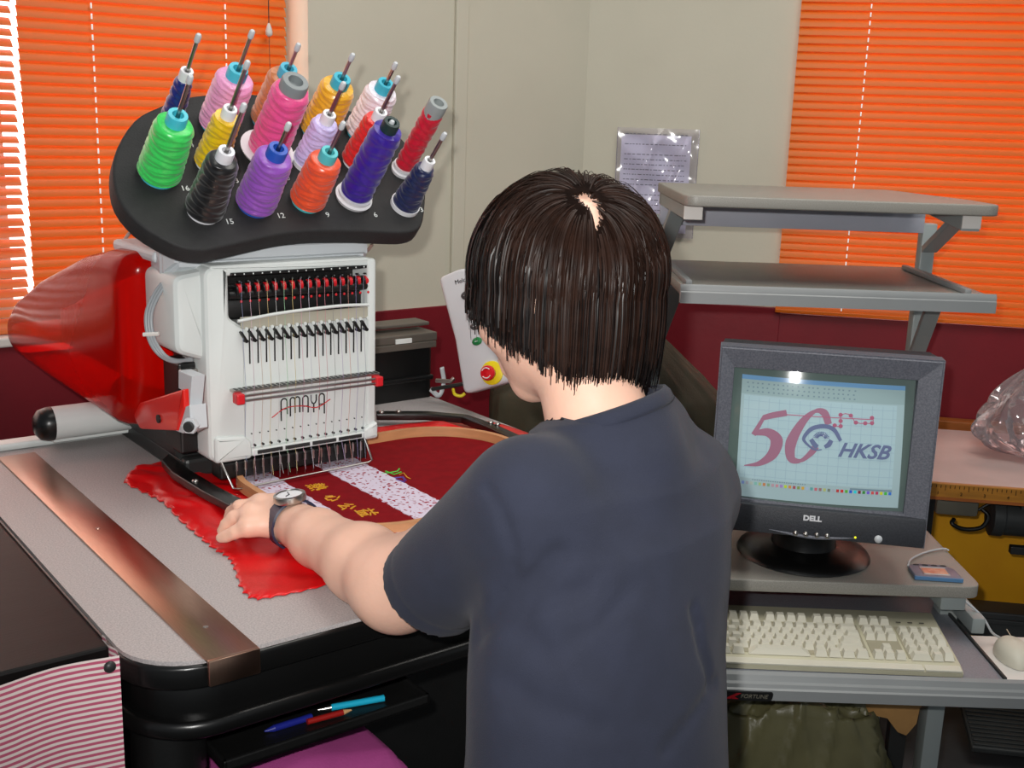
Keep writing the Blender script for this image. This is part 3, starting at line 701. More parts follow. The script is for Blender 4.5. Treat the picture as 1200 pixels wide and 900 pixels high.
b = MB(); b.tube(smoothline([(0.775, 0.785, Z(.02)), (0.795, 0.785, Z(.005)), (0.805, 0.785, Z(.03)), (0.80, 0.785, Z(.06))]), .005, 8, flat=0.5); b.build('carriage_hook', M['ltgrey'], em, smooth=180)
# hoop carrier arms
HZ = Z(.016)
def arm(name, pts, wd, th):
    b = MB(); n = len(pts)
    L_ = []; R_ = []
    for i in range(n):
        t = (Vector(pts[min(i+1, n-1)])-Vector(pts[max(i-1, 0)])).normalized(); s_ = Vector((-t.y, t.x))*wd/2
        L_.append(tuple(Vector(pts[i])+s_)); R_.append(tuple(Vector(pts[i])-s_))
    b.prism(R_+L_[::-1], HZ-th/2, HZ+th/2, .002); return b.build(name, M['blacksatin'], em, smooth=30)
def xy(px, py, h=HZ): p = mh(px, py, h); return (p.x, p.y)
a1 = arm('left_hoop_arm', [xy(256, 500), xy(222, 522), xy(200, 543), xy(212, 556), xy(246, 577), xy(290, 600)], .026, .012)
a2 = arm('right_hoop_arm', [xy(441, 487), xy(500, 487), xy(545, 491), xy(575, 502), xy(625, 525), xy(690, 552)], .022, .012)
for px, py, ar in ((236, 511, a1), (229, 566, a1), (274, 594, a1), (447, 485, a2), (467, 484, a2), (575, 497, a2), (583, 499, a2)):
    p = mh(px, py, HZ+.004); MB().lathe((p.x, p.y, HZ+.005), (0, 0, 1), [(.0045, 0), (.005, .002), (.004, .004), (.0, .005)], 12).build('screw', M['steel'], ar, smooth=50)
b = MB(); p = mh(298, 603, HZ); b.box((p.x-.018, p.y-.012, HZ-.012), (p.x+.014, p.y+.012, HZ+.008), .003); b.build('hoop_clip', M['black'], a1)
b = MB(); p = mh(607, 527, HZ); T = Matrix.Translation((p.x, p.y, HZ+.0065)) @ Matrix.Rotation(radians(-52), 4, 'Z'); b.box((-.03, -.005, 0), (.045, .005, .002), .0008, T); b.build('arm_inlay', M['tan'], a2)

# ------------------------------------------------------------------ thread cones, one thing each, and the pins of the plate
CONES = [ # label part, a, t, r base, r top, length, thread rgb, core (rgb or None), pin length, base disc
 ('slim navy blue thread cone at the back left corner of the black plate', .195, .212, .019, .0125, .115, (24, 34, 122), (232, 232, 236), .205, 1),
 ('pale pink thread cone second from left in the back row', .280, .227, .037, .027, .108, (240, 160, 206), (74, 190, 214), .205, 0),
 ('copper brown thread cone in the back row behind the hot pink cone', .360, .237, .034, .025, .105, (196, 116, 66), (74, 176, 204), .18, 0),
 ('golden yellow thread cone in the back row with turquoise core', .436, .218, .037, .026, .110, (238, 176, 34), (60, 180, 204), .185, 0),
 ('white thread cone with faint lilac shade at right of back row', .511, .217, .035, .025, .105, (240, 230, 240), (60, 180, 204), .175, 0),
 ('bright green thread cone at the left edge of the plate', .171, .125, .0375, .026, .112, (60, 216, 96), (70, 196, 214), .185, 0),
 ('small bright yellow thread cone in the middle row beside the green cone', .241, .145, .030, .019, .105, (240, 192, 14), (236, 236, 240), .21, 0),
 ('hot pink thread cone with grey cap in the middle of the plate', .322, .165, .036, .027, .140, (242, 84, 148), (132, 138, 140), .155, 2),
 ('pale lavender thread cone in the middle row behind the orange cone', .402, .149, .025, .020, .095, (208, 196, 244), (236, 236, 240), .165, 1),
 ('scarlet thread cone in the middle row behind the indigo cone', .474, .149, .027, .020, .105, (226, 32, 26), (236, 236, 240), .195, 0),
 ('slim glossy crimson spool with silver cap at the right edge', .557, .132, .0165, .0165, .125, (206, 18, 48), (150, 156, 156), .142, 3),
 ('black thread cone at the front left of the plate', .213, .059, .034, .0215, .118, (16, 16, 18), (228, 228, 234), .205, 0),
 ('purple thread cone with dark blue core in the front row', .290, .069, .036, .026, .112, (148, 82, 188), (36, 84, 186), .165, 0),
 ('orange red thread cone in the front row with turquoise core', .371, .073, .033, .024, .100, (238, 82, 40), (84, 190, 196), .165, 0),
 ('tall indigo thread cone with ribbed white foot in the front row', .449, .078, .029, .0225, .138, (52, 22, 150), (28, 50, 50), .165, 3),
 ('slim dark navy thread cone at the front right of the plate', .531, .062, .0235, .016, .095, (16, 30, 76), (236, 236, 240), .16, 1)]
M['discwhite'] = mat('white_spool_plastic', (228, 228, 232), 0.4, var=0.02)
for lab, a, t, rb, rt, Ln, c, core, pin, foot in CONES:
    if foot != 3: Ln *= .84; rb *= .95; rt *= .97
    else: Ln *= .95
    if rb > .027: rb *= .86; rt *= 1.04
    if t > .2: a += (.009 if lab.startswith('slim') else .003); t -= .010; pin -= .027
    elif lab.startswith('small bright yellow') or lab.startswith('scarlet'): a += .006; t -= .002; pin -= .019
    elif lab.startswith('hot pink'): a += .010; t -= .010; pin -= .014
    else: a -= .003; t -= .002; pin -= .005
    p0 = pl(a, t); top = 0.012
    b = MB(); b.lathe(p0, PN, [(.0028, 0), (.0028, pin-.012)], 10); pinm = b.build('thread_pin', M['steel'], em, smooth=40)
    b = MB(); b.lathe(p0+PN*(pin-.013), PN, [(.0038, 0), (.0041, .002), (.0039, .010), (.0026, .012)], 12); b.build('pin_cap', M['ltgrey'], pinm, smooth=40)
    root = empty('thread_cone', MFM @ Matrix.Translation(p0) @ PN.to_track_quat('Z', 'Y').to_matrix().to_4x4(), lab, 'thread cone', 'thread cones on the plate')
    fm_ = mat('wound_thread', c, 0.30, spec=0.75, var=0.10, vscale=260, sheen=0.25, stretch=(1, 1, 6))
    m = 8.0 if rb > .027 else 7.0; ph0 = random.random()*6
    z0 = 0.006 if foot in (0, 1) else (0.02 if foot == 2 else .014)
    prof_ = []
    K = 84
    for k in range(K+1):
        s_ = k/K; r = rb+(rt-rb)*s_; e = min(s_/.05, 1)*min((1-s_)/.09, 1); r = r*(0.86+0.14*sqrt(max(e, 0)))
        prof_.append((r, z0+Ln*s_*.97))
    prof_ = [(.006, z0)]+prof_+[(.006, z0+Ln*.975)]
    def wind(an, h, r, m=m, ph0=ph0):
        s_ = (h-z0)/Ln
        if r < .008 or s_ < .03 or s_ > .97: return 0
        q_ = s_*m
        tri = abs(((an/pi*1.5+q_*.5+ph0) % 2.0)-1.0) if False else abs(((an/pi*2+ph0+.5*math.floor(q_)) % 2.0)-1.0)             # zigzag of the crossing wraps
        return -.0019*abs(2*((q_+0.8*tri) % 1.0)-1)
    MB().lathe((0, 0, 0), (0, 0, 1), prof_, 48, fn=wind, caps=False).build('thread', fm_, root, smooth=70)
    rc = max(.009, rt*.52) if foot != 2 else rt*.7
    if lab.startswith('slim glossy'): rc = rt*.9
    cm = mat('spool_core_plastic', core, 0.4, var=0.03)
    z1 = z0+Ln*.97
    b = MB(); hcap = .016 if rt < .03 else .018
    b.lathe((0, 0, 0), (0, 0, 1), [(rc*.99, z1-.02), (rc, z1+hcap-.003), (rc*.93, z1+hcap), (rc*.55, z1+hcap), (rc*.5, z1+hcap-.01)], 20)
    b.build('spool_core', cm, root, smooth=40)
    bb = MB()
    if foot == 0: bb.lathe((0, 0, 0), (0, 0, 1), [(.006, .0005), (rb*.80, .0005), (rb*.80, .0065), (.006, .0065)], 28); bb.build('spool_foot', cm, root, smooth=40)
    elif foot == 1: bb.lathe((0, 0, 0), (0, 0, 1), [(.006, .0005), (rb*1.02, .0005), (rb*1.02, .007), (.006, .008)], 28); bb.build('spool_foot', M['discwhite'], root, smooth=40)
    elif foot == 2:
        bb.lathe((0, 0, 0), (0, 0, 1), [(.008, .0005), (.012, .0005), (.012, .016), (.038, .017), (.039, .020), (.008, .0205)], 32); bb.build('spool_foot', M['discwhite'], root, smooth=40)
    else: bb.lathe((0, 0, 0), (0, 0, 1), [(.006, .0005), (rb*1.05, .0005), (rb*1.14, .006), (rb*1.0, .008), (rb*1.04, .014), (.006, .0145)], 28); bb.build('spool_foot', M['discwhite'], root, smooth=40)

# ------------------------------------------------------------------ red satin under the hoop, the hooped banner, the hoop
edge = [xy(145, 567, HT), xy(172, 580, HT), xy(193, 592, HT), xy(212, 612, HT), xy(233, 630, HT), xy(252, 645, HT), xy(268, 655, HT), xy(275, 668, HT), xy(283, 690, HT), xy(298, 703, HT), xy(330, 699, HT), xy(372, 690, HT), xy(420, 676, HT)]
E_ = [Vector((*e, 0)) for e in edge]
El = smoothline(E_, 6)
back = [(0.160, 0.645), (0.25, 0.665), (0.42, 0.66), (0.62, 0.655), (0.72, 0.63), (0.775, 0.58), (0.785, 0.47), (0.78, .36)]
Bl = smoothline([Vector((*e, 0)) for e in back], 10)
def along(P, t): f_ = t*(len(P)-1); i = min(int(f_), len(P)-2); return P[i].lerp(P[i+1], f_-i)
def satin_fn(u_, v_):
    # u from the near torn edge to the far edge, v along the edge
    A = along(El, v_); B = along(Bl, v_)
    p = A.lerp(B, u_)
    e = min(u_, 1-u_)*8; e = min(e, 1); n1 = sin(p.x*38+p.y*17)*cos(p.y*31-p.x*12)+0.6*sin(p.x*70-p.y*55)
    ins = 1 if (0.24 < p.x < 0.68 and 0.18 < p.y < 0.56) else 0
    n1 += .5*sin(p.x*120+p.y*60+2*sin(p.y*40)); z = HT+0.0025+0.0042*e*(1+n1)*(0.25 if ins else 1.0)
    if u_ < 0.03: j = 0.0022*sin(v_*170)+.0015*sin(v_*333); p = p+Vector((j, j*.6, 0))
    if p.y > .55 and p.x > .4: z += .006*e*(1+sin(p.x*60))
    return (p.x, p.y, min(max(z, HT+.0024), HT+.0085 if ins or p.x < .24 and p.y > .36 or .2 < p.x < .3 and p.y < .52 else HT+.018))
b = MB(); b.grid(satin_fn, 90, 130, 0.0012)
tag(at_mf(b.build('satin_cloth', M['satin'], smooth=180)), 'bright red satin cloth with torn edge spread under the hoop', 'cloth')
# white backing paper peeping out at the left
b = MB(); P4 = [xy(158, 563, HT), xy(195, 548, HT), xy(225, 556, HT), xy(200, 575, HT)]; b.prism(P4, HT+.0006, HT+.0014)
tag(at_mf(b.build('backing_paper', M['trimwhite'])), 'strip of white backing paper under the left satin corner', 'paper')

HX0, HX1, HY0, HY1 = 0.232, 0.690, 0.175, 0.560
hoop_o = rrect(HX0, HY0, HX1, HY1, 0.13, 12); hoop_i = rrect(HX0+.009, HY0+.009, HX1-.009, HY1-.009, 0.122, 12)
b = MB(); n = len(hoop_o); z0, z1 = HT+.009, HT+.025
vs_ = [(x, y, z0) for x, y in hoop_o]+[(x, y, z1) for x, y in hoop_o]+[(x, y, z1) for x, y in hoop_i]+[(x, y, z0) for x, y in hoop_i]
fs2 = []
for i in range(n):
    j = (i+1) % n
    for k in range(4): fs2.append((k*n+i, k*n+j, ((k+1) % 4)*n+j, ((k+1) % 4)*n+i))
b.raw(vs_, fs2)
tag(at_mf(b.build('embroidery_hoop', M['tan'], smooth=40)), 'tan wooden embroidery hoop holding the maroon banner', 'hoop')
bn = empty('hooped_banner', MFM, 'maroon velvet banner with two white lace strips and gold lettering in the hoop', 'banner')
BZ = HT+.0105
b = MB(); b.prism(rrect(HX0+.0095, HY0+.0095, HX1-.0095, HY1-.0095, 0.121, 12), BZ-.0012, BZ); b.build('velvet', M['banner'], bn)
def lace_mat():
    m = bpy.data.materials.new('white_lace'); m.use_nodes = True; nt = m.node_tree; N = nt.nodes.new; L = nt.links.new; bs = nt.nodes['Principled BSDF']
    bs.inputs['Roughness'].default_value = 0.85
    tc = N('ShaderNodeTexCoord'); no = N('ShaderNodeTexNoise'); no.inputs['Scale'].default_value = 55; no.inputs['Detail'].default_value = 2
    mx = N('ShaderNodeMixRGB'); mx.inputs[0].default_value = 0.022; L(tc.outputs['Object'], no.inputs[0]); L(tc.outputs['Object'], mx.inputs[1]); L(no.outputs['Color'], mx.inputs[2])
    vo = N('ShaderNodeTexVoronoi'); vo.feature = 'DISTANCE_TO_EDGE'; vo.inputs['Scale'].default_value = 115; L(mx.outputs[0], vo.inputs['Vector'])
    r = N('ShaderNodeValToRGB'); r.color_ramp.elements[0].position = 0.20; r.color_ramp.elements[1].position = 0.30
    r.color_ramp.elements[0].color = (1, 1, 1, 1); r.color_ramp.elements[1].color = (0, 0, 0, 1); L(vo.outputs['Distance'], r.inputs[0])
    c = N('ShaderNodeMixRGB'); c.inputs[1].default_value = rgb(150, 16, 44); c.inputs[2].default_value = rgb(212, 200, 218); L(r.outputs[0], c.inputs[0]); L(c.outputs[0], bs.inputs['Base Color'])
    bp = N('ShaderNodeBump'); bp.inputs['Strength'].default_value = 0.5; bp.inputs['Distance'].default_value = 0.001; L(r.outputs[0], bp.inputs['Height']); L(bp.outputs[0], bs.inputs['Normal'])
    return m
M['lace'] = lace_mat()
for xa, xb_, ya in ((0.254, 0.302, HY0+.04), (0.375, 0.445, HY0+.012)):
    vsn = 44; L_ = []; R_ = []
    for k in range(vsn+1):
        y = ya+(HY1-.02-ya)*k/vsn
        L_.append((xa+.0022*abs(sin(k*.9)), y)); R_.append((xb_-.0022*abs(sin(k*.9+.7)), y))
    b = MB()
    vv = []; ff = []
    for k in range(vsn+1): vv += [(L_[k][0], L_[k][1], BZ), (R_[k][0], R_[k][1], BZ), (L_[k][0], L_[k][1], BZ+.0009), (R_[k][0], R_[k][1], BZ+.0009)]
    for k in range(vsn):
        i = 4*k; j = i+4; ff += [(i+2, i+3, j+3, j+2), (i, i+2, j+2, j), (i+3, i+1, j+1, j+3)]
    b.raw(vv, ff); b.build('lace_strip', M['lace'], bn)
b = MB()
lp = [xy(412, 636, BZ+.002), xy(492, 616, BZ+.002), xy(500, 630, BZ), xy(444, 655, BZ)]
b.prism(lp, BZ+.001, BZ+.0035); b.build('lace_flap', M['lace'], bn)
for ch, px, py, sz in (('熱', 370, 571, .030), ('心', 389, 584, .026), ('公', 405, 594, .026), ('益', 428, 601, .030)):
    p = mh(px, py, BZ)
    text('gold_character', ch, frame((p.x, p.y, BZ+.0004), (-0.12, -1, 0), (1, -.12, 0)), sz, M['gold'], bn, ext=.0004, off=.0002)
M['grn'] = mat('green_thread', (60, 190, 60), 0.4, var=0.1); M['pur'] = mat('violet_thread', (70, 40, 140), 0.4, var=0.1)
p = mh(462, 555, BZ)
def stitch(pts, r, m, nm): b = MB(); b.tube([Vector((*xy(x, y, BZ+.0006), BZ+.0006)) for x, y in pts], r, 6, flat=0.4); return b.build(nm, m, bn)
stitch([(448, 555), (455, 554), (466, 552), (468, 549)], .0014, M['grn'], 'green_stitching'); stitch([(452, 552), (462, 556), (470, 553)], .0016, M['grn'], 'green_stitching')
stitch([(462, 560), (472, 559), (475, 563)], .0022, M['pur'], 'violet_stitching'); stitch([(464, 562), (474, 565)], .0022, M['pur'], 'violet_stitching')
stitch([(468, 556), (473, 554), (477, 559), (481, 561)], .0009, M['gold'], 'gold_stitching')

# ------------------------------------------------------------------ control pad on its arm
cpd = 2.06
c_tl = at_d(526, 322, cpd); c_bl = at_d(543, 462, cpd-.01); c_br = at_d(602, 446, cpd-.055)
yv_ = (c_tl-c_bl); xv_ = (c_br-c_bl); hgt = yv_.length; wid = xv_.length
CF = frame(c_bl, xv_, yv_)
pd = empty('control_pad', CF, 'pale grey hand controller with buttons and red stop knob', 'control pad')
pts = polyround([(0, 0.0), (wid, 0.0), (wid*1.02, .05), (wid*.93, .10), (wid*.92, hgt-.012), (wid*.45, hgt+.004), (0.0, hgt), (.006, .10)], [.012, .012, .03, .06, .018, .05, .012, .05], 5)
MB().prism(pts, -0.036, 0.0, .006, seg=3).build('pad_body', M['ltgrey'], pd, smooth=45)
def onpad(px, py):
    n = CF.to_3x3() @ Vector((0, 0, 1)); d = ray(px, py); t = (c_bl-CAM).dot(n)/d.dot(n); return CF.inverted() @ (CAM+d*t)
M['btn'] = mat('charcoal_rubber_button', (64, 66, 68), 0.5, var=0.08); M['btngreen'] = mat('green_rubber_button', (20, 120, 62), 0.45, var=0.08)
M['stopyel'] = mat('yellow_stop_plate', (226, 206, 20), 0.45, var=0.04); M['stopred'] = mat('red_stop_knob', (206, 22, 34), 0.32, var=0.05, coat=0.4)
for i, (px, py, mm) in enumerate(((546, 346, 'btn'), (551, 358, 'btn'), (554, 370, 'btn'), (557, 382, 'btn'), (571, 386, 'btn'), (559, 400, 'btngreen'))):
    p = onpad(px, py); b = MB(); b.ball((p.x, p.y, .0), (.0105, .0075, .0035), 14, 8); bt = b.build('button', M[mm], pd, smooth=180)
    MB().box((p.x-.003, p.y-.0006, .0033), (p.x+.003, p.y+.0006, .0039)).build('button_mark', M['ltgrey'], bt)
p = onpad(577, 437)
b = MB(); b.lathe((p.x, p.y, 0), (0, 0, 1), [(.0215, 0), (.0215, .003), (.020, .004), (0, .004)], 28); sp_ = b.build('stop_plate', M['stopyel'], pd, smooth=40)
b = MB(); b.lathe((p.x, p.y, .003), (0, 0, 1), [(.009, 0), (.009, .010)], 20); b.build('stop_neck', M['black'], sp_, smooth=40)
b = MB(); b.lathe((p.x, p.y, .012), (0, 0, 1), [(.011, 0), (.0135, .002), (.0138, .008), (.012, .011), (0, .0125)], 24); b.build('stop_knob', M['stopred'], sp_, smooth=50)
b = MB(); b.tube([(p.x+.009*cos(a), p.y+.009*sin(a), .0245) for a in [radians(30+10*k) for k in range(12)]], .0009, 6); b.tube([(p.x+.009*cos(a), p.y+.009*sin(a), .0245) for a in [radians(210+10*k) for k in range(12)]], .0009, 6)
b.build('stop_arrows', M['white'], sp_)
p = onpad(541, 329); text('pad_lettering', 'Melco', Matrix.Translation((p.x, p.y, .0003)), .0115, M['black'], pd)
# arm that carries the pad
ca = empty('pad_arm', MFM, 'grey steel arm carrying the control pad', 'arm')
b = MB(); b.tube([md(507, 456, 2.14), md(548, 449, 2.115), md(575, 440, 2.07)], .0075, 10, flat=0.5); b.build('arm_bar', M['dark'], ca, smooth=60)
b = MB(); b.tube([md(511, 446, 2.12), md(528, 447, 2.11), md(532, 443, 2.11)], .004, 8); b.build('clip', M['steel'], ca, smooth=60)
b = MB(); b.tube(smoothline([md(531, 456, 2.10), md(533, 462, 2.09), md(540, 464, 2.09), md(545, 461, 2.09)]), .003, 8); b.build('yellow_lead', M['stopyel'], ca, smooth=180)

# ------------------------------------------------------------------ computer desk with shelves
dk = empty('computer_desk', Matrix.Translation((0.58, 2.10, 0)), 'grey computer desk with two raised shelves and sliding keyboard tray', 'desk')
DI = Matrix.Translation((-0.58, -2.10, 0))
def dbox(name, lo, hi, m, bev=0.003, par=None):
    b = MB().box(lo, hi, bev, DI); return b.build(name, m, par or dk, smooth=40)
YB = 2.42                                 # plane of the posts
DX0, DX1 = 0.255, 0.838; DYF = 1.862; DH = 0.775
# desktop with rounded right front corner
b = MB(); b.prism(polyround([(DX0, DYF), (DX1, DYF), (DX1, 2.36), (DX0, 2.36)], [.02, .03, .01, .01], 6), DH-.022, DH, .002, DI); b.build('desktop', M['deskgrey'], dk, smooth=40)
for x in (DX0+.02, DX1-.065): dbox('side_rail', (x, DYF+.015, DH-.052), (x+.045, 2.34, DH-.022), M['deskmetal'])
# tray
TH_ = 0.665
rx0 = at_h(1171, 790, TH_).x
dbox('tray_board', (0.262, 1.735, TH_-.016), (rx0, 2.12, TH_), M['traymat'], .002)
tb_ = MB()
fy = 1.735; fx0, fx1 = 0.25, 0.876
# moulded front lip: stepped profile
pr = [(fy-.034, TH_-.034), (fy-.002, TH_-.036), (fy-.002, TH_+.002), (fy-.010, TH_+.006), (fy-.018, TH_+.003), (fy-.022, TH_-.006), (fy-.028, TH_-.008), (fy-.030, TH_-.014), (fy-.034, TH_-.016)]
tb_.prism(pr, fx0, fx1, .0015, DI @ TH, seg=2); lip = tb_.build('tray_lip', M['desktrim'], dk, smooth=35)
dbox('tray_rail', (rx0, 1.735, TH_-.010), (rx0+.005, 2.11, TH_+.004), M['dark'], .001)
dbox('tray_slide', (rx0+.008, 1.90, TH_+.004), (rx0+.032, 2.20, TH_+.034), M['deskmetal'], .003)
dbox('under_rail', (0.25, 1.76, TH_-.062), (0.80, 1.775, TH_-.038), M['desktrim'], .002)
# maker's badge on the lip
pb = at_y(905, 806, 1.70); b = MB(); b.prism(polyround([(pb.x-.10, TH_-.0335), (pb.x, TH_-.0335), (pb.x+.003, TH_-.018), (pb.x-.10, TH_-.018)], [0, .006, .004, 0], 4), -(fy-.034), -(fy-.0375), 0, DI @ TF)
bd = b.build('maker_badge', M['black'], dk)
text('badge_lettering', 'FORTUNE', DI @ frame((pb.x-.029, fy-.0378, TH_-.0258), (1, 0, 0), (0, 0, 1)), .010, M['boxgrey'], bd, shear=.2, ext=.0002)
b = MB(); b.raw([(pb.x-.078, fy-.0378, TH_-.031), (pb.x-.068, fy-.0378, TH_-.031), (pb.x-.050, fy-.0378, TH_-.020), (pb.x-.058, fy-.0378, TH_-.020)], [(0, 1, 2, 3)], DI)
b.raw([(pb.x-.066, fy-.0378, TH_-.031), (pb.x-.054, fy-.0378, TH_-.031), (pb.x-.062, fy-.0378, TH_-.026)], [(0, 1, 2)], DI)
b.build('badge_emblem', M['redclamp'], bd)
# mouse board and legs
dbox('mouse_board', (rx0+.008, 1.775, 0.618), (1.06, 1.975, 0.632), M['trimwhite'], .003)
dbox('mouse_board_arm', (0.765, 1.86, 0.606), (0.90, 1.93, 0.617), M['dark'], .002)
lx = at_y(1088, 860, 2.02).x
for x in (lx-.02, 0.275): dbox('leg', (x, 1.99, 0.05), (x+.034, 2.03, DH-.05), M['deskmetal'], .003)
for x in (lx-.02, 0.275): dbox('foot', (x-.004, 1.83, 0.0), (x+.038, 2.46, 0.05), M['deskmetal'], .006)
# posts
pxr = at_y(1067, 400, YB).x; pxl = 0.292
for x in (pxr, pxl): dbox('post', (x, YB, 0.04), (x+.030, YB+.03, at_y(1080, 262, YB).z), M['deskmetal'], .003)
# shelves
YS = 2.035
p = at_y(1177, 241, YS); sz1 = p.z; sx1 = p.x; sx0 = at_y(803, 232, YS).x
b = MB(); b.prism(polyround([(sx0, YS), (sx1, YS), (sx1-.005, YS+.13), (sx1-.075, YB+.03), (sx0, YB+.03)], [.025, .03, .05, .02, .01], 6), sz1-.020, sz1, .003, DI); b.build('top_shelf', M['deskgrey'], dk, smooth=40)
q0 = at_y(797, 331, YS); q1 = at_y(1166, 348, YS); zl = (q0.z+q1.z)/2
dbox('lower_shelf', (q0.x+.004, YS, zl-.022), (q1.x-.004, YB+.02, zl-.003), M['deskgrey'], .002)
pr2 = [(YS-.012, zl-.032), (YS, zl-.033), (YS, zl+.001), (YS-.006, zl+.002), (YS-.010, zl-.004), (YS-.010, zl-.010), (YS-.012, zl-.012)]
b = MB(); b.prism(pr2, q0.x, q1.x, .001, DI @ TH); b.build('shelf_lip', M['desktrim'], dk, smooth=35)
for x in (q0.x+.012, q1.x-.05): dbox('shelf_rail', (x, YS+.012, zl-.003), (x+.012, YB-.02, zl+.007), M['desktrim'], .002)
pz = at_y(805, 264, YB).z
dbox('back_panel', (sx0+.004, YB-.004, pz), (pxr, YB+.004, sz1-.020), M['panel'], .001)
def brace(xa, za, xb, zb, ya, yb_, wd=.032, th=.014):
    """sloping bracket from the post out to the front of a shelf"""
    b = MB(); A = Vector((xa, ya, za)); B = Vector((xb, yb_, zb)); d = B-A
    x_, y_, z_ = basis(d, (1, 0, 0)); T = DI @ frame(A, d, (1, 0, 0))
    b.box((0, -wd/2, -th/2), (d.length, wd/2, th/2), .002, T); return b.build('brace', M['deskmetal'], dk)
for x in (sx1-.058, sx0+.004):
    b = MB(); b.prism([(YS+.035, sz1-.045), (YS+.035, sz1-.0205), (YB+.02, sz1-.0205), (YB+.02, sz1-.045)] if x < .5 else [(YS+.035, sz1-.05), (YS+.035, sz1-.0205), (YB+.02, sz1-.0205), (YS+.26, sz1-.030)], x, x+.034, .002, DI @ TH); b.build('shelf_bearer', M['deskmetal'], dk)
    b = MB(); b.box((x, YS+.031, sz1-.0455), (x+.034, YS+.035, sz1-.0205), .001, DI); b.build('bearer_cap', M['trimwhite'], dk)
brace(pxr+.015, at_y(1083, 292, YB).z, at_y(1124, 272, YB-.20).x, sz1-.036, YB-.005, YB-.20)
brace(pxl+.015, at_y(775, 300, YB).z, sx0+.02, sz1-.036, YB-.005, YB-.17)
brace(pxr+.015, at_y(1071, 412, YB).z, at_y(1097, 366, YB-.17).x, zl-.03, YB-.005, YB-.17)
brace(pxl+.015, at_y(1071, 412, YB).z, pxl+.03, zl-.03, YB-.005, YB-.17)

# ------------------------------------------------------------------ CRT monitor
MYAW = radians(-11); MTILT = radians(2.0)
mc = (at_d(840, 403, 1.92)+at_d(1107, 425, 1.86)+at_d(1085, 645, 1.93)+at_d(834, 620, 1.99))/4
MW = 0.382; MHH = 0.322
MF = Matrix.Translation(mc) @ Matrix.Rotation(MYAW, 4, 'Z') @ Matrix.Rotation(-MTILT, 4, 'X')
mn = empty('crt_monitor', MF, 'charcoal tube monitor on oval foot showing an embroidery design', 'monitor')
# local: x right, y away from viewer, z up; bezel front at y=0
def P2(px, py, y=0.0):
    n = MF.to_3x3() @ Vector((0, 1, 0)); o_ = MF @ Vector((0, y, 0)); d = ray(px, py); t = (o_-CAM).dot(n)/d.dot(n); return MF.inverted() @ (CAM+d*t)
tl, tr_, br_, bl_ = P2(840, 403), P2(1107, 425), P2(1085, 645), P2(833, 618)
X0 = (tl.x+bl_.x)/2; X1 = (tr_.x+br_.x)/2; Z1 = (tl.z+tr_.z)/2; Z0 = (br_.z+bl_.z)/2
s_tl, s_tr, s_br, s_bl = P2(862, 431), P2(1077, 447), P2(1060, 602), P2(870, 588)
SX0 = s_tl.x-.002; SX1 = (s_tr.x+s_br.x)/2; SZ1 = (s_tl.z+s_tr.z)/2; SZ0 = (s_br.z+s_bl.z)/2
# bezel: outer frame as four mitred bars + recessed inner lip
b = MB()
def bar4(b, ox0, ox1, oz0, oz1, ix0, ix1, iz0, iz1, yf, yi, yb_):
    o4 = [(ox0, oz0), (ox1, oz0), (ox1, oz1), (ox0, oz1)]; i4 = [(ix0, iz0), (ix1, iz0), (ix1, iz1), (ix0, iz1)]
    vs = [(x, yf, z) for x, z in o4]+[(x, yi, z) for x, z in i4]+[(x, yb_, z) for x, z in o4]+[(x, yb_, z) for x, z in i4]
    fs = []
    for i in range(4):
        j = (i+1) % 4; fs += [(i, j, 4+j, 4+i), (8+i, i, 4+i, 12+i) if 0 else (8+j, 8+i, 12+i, 12+j), (i, 8+i, 8+j, j), (4+i, 4+j, 12+j, 12+i)]
    b.raw(vs, fs)
bar4(b, X0, X1, Z0, Z1, SX0, SX1, SZ0, SZ1, 0.0, 0.008, 0.045)
bz = b.build('bezel', M['monitor2'], mn)
bm_ = bmesh.new(); bm_.from_mesh(bz.data); bmesh.ops.bevel(bm_, geom=[e for e in bm_.edges if all(abs(v.co.y) < 1e-4 for v in e.verts)], offset=.004, segments=3, affect='EDGES'); bm_.to_mesh(bz.data); bm_.free()
b = MB(); b.box((X0+.002, -.0035, Z0+.001), (X1-.002, .02, SZ0-.004), .004); chin = b.build('chin', M['monitor'], mn, smooth=40)
b = MB(); W2 = (X1-X0)/2; xm = (X0+X1)/2
pr = [(0.04, W2-.002, Z1-.002, Z0+.002), (0.13, W2-.006, Z1-.006, Z0+.004), (0.22, W2*.80, Z1-.03, Z0+.03), (0.36, W2*.52, Z1-.08, Z0+.06), (.385, W2*.48, Z1-.09, Z0+.07)]
vs_ = []; fs2 = []
for y, w_, zt_, zb2 in pr: vs_ += [(xm-w_, y, zb2), (xm+w_, y, zb2), (xm+w_, y, zt_), (xm-w_, y, zt_)]
for k in range(len(pr)-1):
    for i in range(4): j = (i+1) % 4; fs2.append((k*4+i, k*4+j, k*4+4+j, k*4+4+i))
fs2.append((0, 3, 2, 1)); n4 = len(vs_)-4; fs2.append((n4, n4+1, n4+2, n4+3)); b.raw(vs_, fs2); b.build('rear_shell', M['monitor'], mn)
